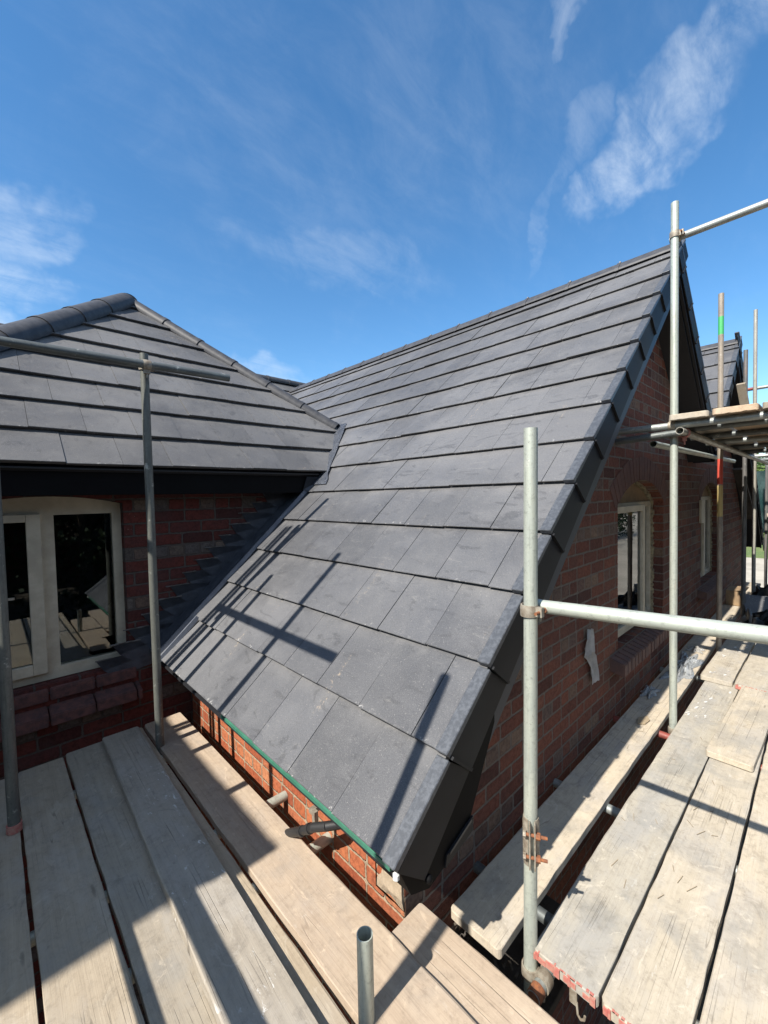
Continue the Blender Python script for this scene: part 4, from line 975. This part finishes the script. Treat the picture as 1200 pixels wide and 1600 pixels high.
paint_tube('tube_bands', [(4.17, 4.36, (.04,.40,.12)), (2.66, 2.93, (.62,.075,.05)), (2.33, 2.66, (.52,.40,.16))])
tube('far upright with a green band at top and a red band below the upper platform', (5.47,.77,-2.6), (5.47,.775,1.97), 'tube_bands', group=GU)
tube('far upright behind the banded one, its top above the upper boards', (7.25,.77,-2.6), (7.25,.77,1.80), 'tube_far', group=GU)
tube('tallest far upright near the right edge against the sky', (8.35,.77,-2.6), (8.35,.78,2.63), 'tube_worn', group=GU)
tube('far upright of the platform beyond, dark against the trees', (10.1,.77,-2.6), (10.1,.77,.9), 'tube_far', group=GU)
for i, z_ in enumerate((1.17, 1.49)):
    tube('%s guard rail beyond the second gable at the right edge' % ('lower', 'upper')[i], (8.40, .80, z_), (8.40, -1.2, z_+.02), 'tube_mid', group=GU)
    tube('%s red sleeved rail end beside the tallest far upright' % ('lower', 'upper')[i], (8.40, 1.00 if i == 0 else 1.10, z_), (8.40, .801, z_), 'tube_red', group=GU)
tube('short red tube end beside the top of the second gable', (8.35,1.12,2.03), (8.35,.93,2.05), 'tube_red', group=GU)
tube('short red tube end below the first one, beside the second gable', (8.35,1.16,1.72), (8.35,1.00,1.74), 'tube_red', group=GU)
def slope_board(label, p0, p1, w_, th, mat, cat='timber'):
    p0, p1 = Vector(p0), Vector(p1); L = (p1-p0).length; bm = bmesh.new(); box(bm, (-w_/2,-th/2,0), (w_/2,th/2,L)); bev(bm, .003)
    me = bpy.data.meshes.new('timber_prop'); bm.to_mesh(me); bm.free(); me.materials.append(MATS[mat])
    o = bpy.data.objects.new('timber_prop', me); o.location = p0; o.rotation_euler = (p1-p0).to_track_quat('Z','Y').to_euler(); link(o); return tag(o, label, cat, 'loose timbers on the far scaffold')
slope_board('timber prop leaning beside the second gable roof above the upper boards', (7.55,.72,.53), (7.10,.80,1.35), .09, .04, 'wood_left')
slope_board('sloping brown plank under the upper lift beside the far uprights', (9.3,.90,-.5), (8.2,.95,.30), .12, .035, 'wood_dark')
slope_board('tilted pale plank near the right edge on the far platform', (9.3,.42,-1.63), (10.2,.70,-.35), .20, .04, 'wood_left')

# ------------------------------------------------------------------ small things
# torn cloth on the wall
bm = bmesh.new(); rr = random.Random(6)
outline = [(-.005,.005,.075),(-.02,-.13,.13),(-.04,-.22,.12),(.02,-.27,.10),(.04,-.36,.12),(.05,-.42,.12)]
rows = []
prof = [(2.90,2.945,-.925),(2.865,2.975,-.985),(2.825,2.985,-1.045),(2.82,2.995,-1.09),(2.885,3.01,-1.12),(2.925,3.03,-1.19),(2.935,3.06,-1.25),(2.955,3.075,-1.315)]
for i, (a, b, z) in enumerate(prof):
    rows.append([bm.verts.new((a+(b-a)*k/6, GY-.012-.016*abs(math.sin(k*1.5+i*.8))-.010*(k == 5), z+rr.uniform(-.006,.006))) for k in range(7)])
for A, B in zip(rows, rows[1:]):
    for k in range(6): bm.faces.new((A[k], A[k+1], B[k+1], B[k]))
bmesh.ops.solidify(bm, geom=bm.faces[:], thickness=.002)
tag(bmobj('torn_cloth', bm, 'cloth', smooth=True), 'torn white cloth hanging on the gable wall left of the window', 'cloth')
# crumpled clear wrap on the inner board
def crumple(name, label, cat, cx, cy, z, sx, sy, h, mat, seed, n=16, rot=0):
    rr = random.Random(seed); bm = bmesh.new(); grid = []
    for i in range(n+1):
        row = []
        for j in range(n+1):
            u, v = i/n-.5, j/n-.5; e = 1+.25*math.sin(7*math.atan2(v, u)+seed)
            x, y = u*sx*e, v*sy*e; hh = h*rr.random()*(1-(2*max(abs(u),abs(v)))**2)
            X = x*math.cos(rot)-y*math.sin(rot); Y_ = x*math.sin(rot)+y*math.cos(rot)
            row.append(bm.verts.new((cx+X, cy+Y_, z+.003+hh)))
        grid.append(row)
    for i in range(n):
        for j in range(n): bm.faces.new((grid[i][j], grid[i+1][j], grid[i+1][j+1], grid[i][j+1]))
    bmesh.ops.solidify(bm, geom=bm.faces[:], thickness=.0015)
    return tag(bmobj(name, bm, mat), label, cat)
crumple('plastic_wrap', 'crumpled clear plastic wrap on the board along the gable wall', 'plastic wrap', 4.75, .93, ZR, .75, .18, .06, 'clear_wrap', 3)
crumple('plastic_scrap', 'small white plastic scrap against the gable wall behind the tall upright', 'plastic scrap', 3.95, 1.01, ZR, .22, .10, .05, 'clear_wrap', 8, 9)
crumple('plaster_scrap', 'white plaster scrap on the wall side board beyond the wrap', 'scrap', 5.35, .95, ZR, .18, .13, .04, 'white_chip', 11, 8)
# plaster chips and wood splinters: small litter
def litter(name, label, cat, mat, spots, seed, shape, grp='chips and splinters littering the right boards'):
    rr = random.Random(seed)
    for (x, y, z, s) in spots:
        bm = bmesh.new(); a = rr.uniform(0, 3.14)
        if shape == 'chip':
            n = 6; pts = [(x+s*rr.uniform(.5,1)*math.cos(a+2*math.pi*k/n)*1.3, y+s*rr.uniform(.4,1)*math.sin(2*math.pi*k/n)*.6) for k in range(n)]
            prism(bm, pts, 'z', z+.0015, z+.0015+s*.22)
        else:
            d = Vector((math.cos(a), math.sin(a)*.6, 0)); q = Vector((-d.y, d.x, 0))*.0009; s *= .6; p = Vector((x,y,z+.002))
            hexa(bm, [p-d*s-q, p+d*s-q, p+d*s+q, p-d*s+q, p-d*s-q+Vector((0,0,.0015)), p+d*s-q+Vector((0,0,.002)), p+d*s+q+Vector((0,0,.002)), p-d*s+q+Vector((0,0,.0015))])
        tag(bmobj(name, bm, mat), label, cat, grp)
rr = random.Random(12)
litter('plaster_chip', 'white plaster chip scattered on the right boards', 'plaster chip', 'white_chip', [(rr.uniform(3.7,4.45), rr.uniform(.53,.72), ZR, rr.uniform(.010,.028)) for _ in range(12)] + [(rr.uniform(4.6,6.2), rr.uniform(.56,.75), ZR+.041, rr.uniform(.012,.035)) for _ in range(14)], 3, 'chip')
litter('wood_splinter', 'thin wood splinter lying on the right boards', 'splinter', 'splinter', [(rr.uniform(1.9,4.3), rr.uniform(.53,.72), ZR, rr.uniform(.02,.05)) for _ in range(12)] + [(rr.uniform(1.8,3.0), rr.uniform(.3,.48), ZR, rr.uniform(.02,.06)) for _ in range(12)] + [(rr.uniform(2.9,3.9), rr.uniform(.84,1.0), ZR, rr.uniform(.02,.05)) for _ in range(9)], 4, 'splinter')
bm = bmesh.new(); prism(bm, [(3.34,.93),(3.43,.95),(3.50,.91),(3.45,.88),(3.37,.89)], 'z', ZR+.002, ZR+.010); tag(bmobj('orange_scrap', bm, 'splinter'), 'small orange offcut on the board by the tall upright', 'offcut')
# heap at the far end
def blockobj(name, label, cat, c, size, rot, mat, group=None):
    bm = bmesh.new(); vs = box(bm, tuple(-s/2 for s in size), tuple(s/2 for s in size)); bev(bm, .004)
    Rm = Matrix.Rotation(rot[2], 4, 'Z') @ Matrix.Rotation(rot[1], 4, 'Y') @ Matrix.Rotation(rot[0], 4, 'X')
    for v in bm.verts: v.co = Vector(c) + Rm @ v.co
    return tag(bmobj(name, bm, mat, loc=Vector((0,0,0))), label, cat, group)
TZ = ZR+.042
blockobj('roof_tile', 'black roof tile leaning on the heap at the far end of the platform', 'roof tile', (7.3,.62,TZ+.10), (.42,.33,.025), (.1,-.45,.3), 'tile', 'spare tiles on the far platform')
blockobj('roof_tile', 'black roof tile lying flat in front of the far heap', 'roof tile', (6.5,.52,TZ+.02), (.42,.33,.025), (0,.03,.2), 'tile', 'spare tiles on the far platform')
blockobj('roof_tile', 'black roof tile lying on edge beside the far upright', 'roof tile', (6.75,.66,TZ+.07), (.40,.025,.13), (.1,0,.15), 'tile', 'spare tiles on the far platform')
for k in range(5):
    blockobj('roof_tile', 'black roof tile in the small stack on the far platform, number counted up from the bottom: %s' % ('lowest','second','third','fourth','topmost')[k], 'roof tile', (7.7,.40+.01*k,TZ+.016+.026*k), (.42,.33,.024), (0,0,.1*k), 'tile', 'spare tiles on the far platform')
crumple('underlay_offcut', 'crumpled black roofing underlay heaped on the far boards', 'underlay', 6.9, .42, TZ, 1.0, .5, .16, 'rubber', 5, 14)
crumple('underlay_offcut', 'second crumpled black underlay piece farther along the boards', 'underlay', 8.3, .55, ZR+.04, 1.2, .5, .25, 'rubber', 9, 14)
bk = thing('cardboard_box', 'small tan cardboard box at the foot of the far wall', 'box', (7.9,.93,ZR))
bm = bmesh.new(); box(bm, (7.75,.84,ZR+.002), (8.1,1.02,ZR+.22)); bev(bm,.004); bmobj('carton', bm, 'tan_board', bk)
bm = bmesh.new(); vs = box(bm, (7.74,.80,ZR+.222), (8.11,.93,ZR+.228)); bmobj('flap', bm, 'tan_board', bk)
# debris in the dark gaps under the corner
rr = random.Random(2); bm = bmesh.new()
for i in range(260):
    c = Vector((rr.uniform(1.0,1.45), rr.uniform(.72,1.10), rr.uniform(-1.95,-1.84))); s = rr.uniform(.006,.022)
    bmesh.ops.create_cube(bm, size=s, matrix=Matrix.Translation(c) @ Matrix.Rotation(rr.uniform(0,3),4,Vector((rr.random(),rr.random(),rr.random()))) @ Matrix.Diagonal((1.8,.6,.5,1)))
tag(bmobj('rubble', bm, 'wood_dark'), 'dark rubble and chippings caught below the house corner', 'rubble', kind='stuff')
board('dark dirty board low down under the house corner', 'x', .98, 1.9, .70, 1.11, -1.95, 'wood_dark', group='timber scaffold boards')
# teal sheet hanging at the far end
bm = bmesh.new(); rows = []
for i in range(9):
    rows.append([bm.verts.new((10.9+.06*math.sin(i*1.3+k), .25+.09*k, .35-.15*i-.02*math.sin(k))) for k in range(10)])
for A, B in zip(rows, rows[1:]):
    for k in range(9): bm.faces.new((A[k], A[k+1], B[k+1], B[k]))
bmesh.ops.solidify(bm, geom=bm.faces[:], thickness=.003)
tag(bmobj('debris_netting', bm, 'teal_sheet', smooth=True), 'dark teal sheet hanging between the far uprights', 'sheet')

# ------------------------------------------------------------------ trees and hedge beyond
def tree(label, x, y, h, rad, mat, seed, n=2600, lf=1.0, name='tree', group='trees beyond the yard'):
    rr = random.Random(seed); t = thing(name, label, 'tree', (x, y, GZ), group)
    bm = bmesh.new(); hb = h*.35; rings = []
    def limb(p0, p1, r0, r1):
        q = (p1-p0).to_track_quat('Z','Y'); A = [bm.verts.new(p0+q@Vector((r0*math.cos(k*math.pi/3), r0*math.sin(k*math.pi/3), 0))) for k in range(6)]; B = [bm.verts.new(p1+q@Vector((r1*math.cos(k*math.pi/3), r1*math.sin(k*math.pi/3), 0))) for k in range(6)]
        for k in range(6): bm.faces.new((A[k], A[(k+1)%6], B[(k+1)%6], B[k]))
    b = Vector((x,y,GZ)); top = b+Vector((rr.uniform(-.3,.3), rr.uniform(-.3,.3), h*.6)); limb(b, top, h*.03, h*.012)
    cl = []
    for i in range(16):
        a = rr.uniform(0, 6.28); e = rr.uniform(.1,1.1); c = b+Vector((math.cos(a)*rad*rr.uniform(.2,.85), math.sin(a)*rad*rr.uniform(.2,.85), h*rr.uniform(.35,.95))); cl.append(c)
        limb(b+Vector((0,0,h*rr.uniform(.2,.5))), c, h*.012, h*.003)
    bmobj('trunk', bm, 'bark', t)
    bm = bmesh.new()
    for i in range(n):
        c = rr.choice(cl)+Vector((rr.gauss(0,1),rr.gauss(0,1),rr.gauss(0,.8)))*rad*.24; s = rr.uniform(.08,.2)*rad/2.4*lf
        a1 = Vector((rr.gauss(0,1),rr.gauss(0,1),rr.gauss(0,1))).normalized(); a2 = a1.orthogonal().normalized()
        bm.faces.new([bm.verts.new(c+a1*s*u+a2*s*v) for u, v in ((-1,0),(0,-.6),(1,0),(0,.6))])
    bmobj('crown', bm, mat, t)
tree('tallest leafy tree seen between the far uprights', 60, 5.6, 7.5, 3.6, 'leaf_dark', 1)
tree('paler rounder tree right of the tallest one', 52, 3.4, 6.0, 3.0, 'leaf_mid', 2)
tree('dark low tree behind the pair at the right edge', 70, 7.6, 7.0, 3.8, 'leaf_dark', 3)
tree('small bushy tree at the near end of the lawn', 43, 4.9, 4.6, 2.4, 'leaf_mid', 4, 1800)
tree('distant broad tree behind the second gable', 85, 9.5, 8.0, 5.0, 'leaf_dark', 5)

# ------------------------------------------------------------------ what stands behind the photographer (seen in the window panes)
for i, (x, y, h, rd) in enumerate(((-14,-13,9.5,4.2), (-8,-15,11,4.6), (-2.5,-13,9,4.0), (3,-15,10.5,4.4), (9,-14,9.5,4.2), (15,-12,10,4.4), (21,-15,10,4.6), (28,-13,9.5,4.6), (36,-15,10.5,5.2))):
    tree(('first','second','third','fourth','fifth','sixth','seventh','eighth','ninth')[i]+' garden tree from the left in the row behind the photographer', x, y, h, rd, 'leaf_deep', 30+i, 7000, lf=.55, group='garden trees behind the photographer')
def hedge():
    rr = random.Random(77); bm = bmesh.new()
    for i in range(16000):
        c = Vector((rr.uniform(-20,45), -11+rr.gauss(0,.45), GZ+3.3*rr.random()**.8)); s_ = rr.uniform(.06,.15)
        a1 = Vector((rr.gauss(0,1),rr.gauss(0,1),rr.gauss(0,1))).normalized(); a2 = a1.orthogonal().normalized()
        bm.faces.new([bm.verts.new(c+a1*s_*u+a2*s_*v) for u, v in ((-1,0),(0,-.7),(1,0),(0,.7))])
    tag(bmobj('hedge', bm, 'leaf_deep'), 'long dark garden hedge behind the photographer', 'hedge')
hedge()

nb = thing('neighbour_house', 'brick neighbour house behind the garden trees, opposite the scaffold', 'house', (-3, -24, GZ))
bm = bmesh.new(); prism(bm, [(-18,GZ),(12,GZ),(12,3.2),(-18,3.2)], 'y', -28, -20); bmobj('wall', bm, 'brick_side', nb)
bm = bmesh.new(); prism(bm, [(-19.4,3.1),(-28.6,3.1),(-24,7.0)], 'x', -18.4, 12.4); bmobj('roof', bm, 'soffit_dark', nb)
for x in (-15,-9,-3,3,8):
    bm = bmesh.new(); frame_rect(bm, x, x+1.6, -.4, 1.2, -19.995, -19.93, .08, .08, .08, .08); f_ = bmobj('window', bm, 'cream_paint', nb)
    bm = bmesh.new(); box(bm, (x+.08,-19.98,-.32), (x+1.52,-19.97,1.12)); bmobj('pane', bm, 'interior', f_)
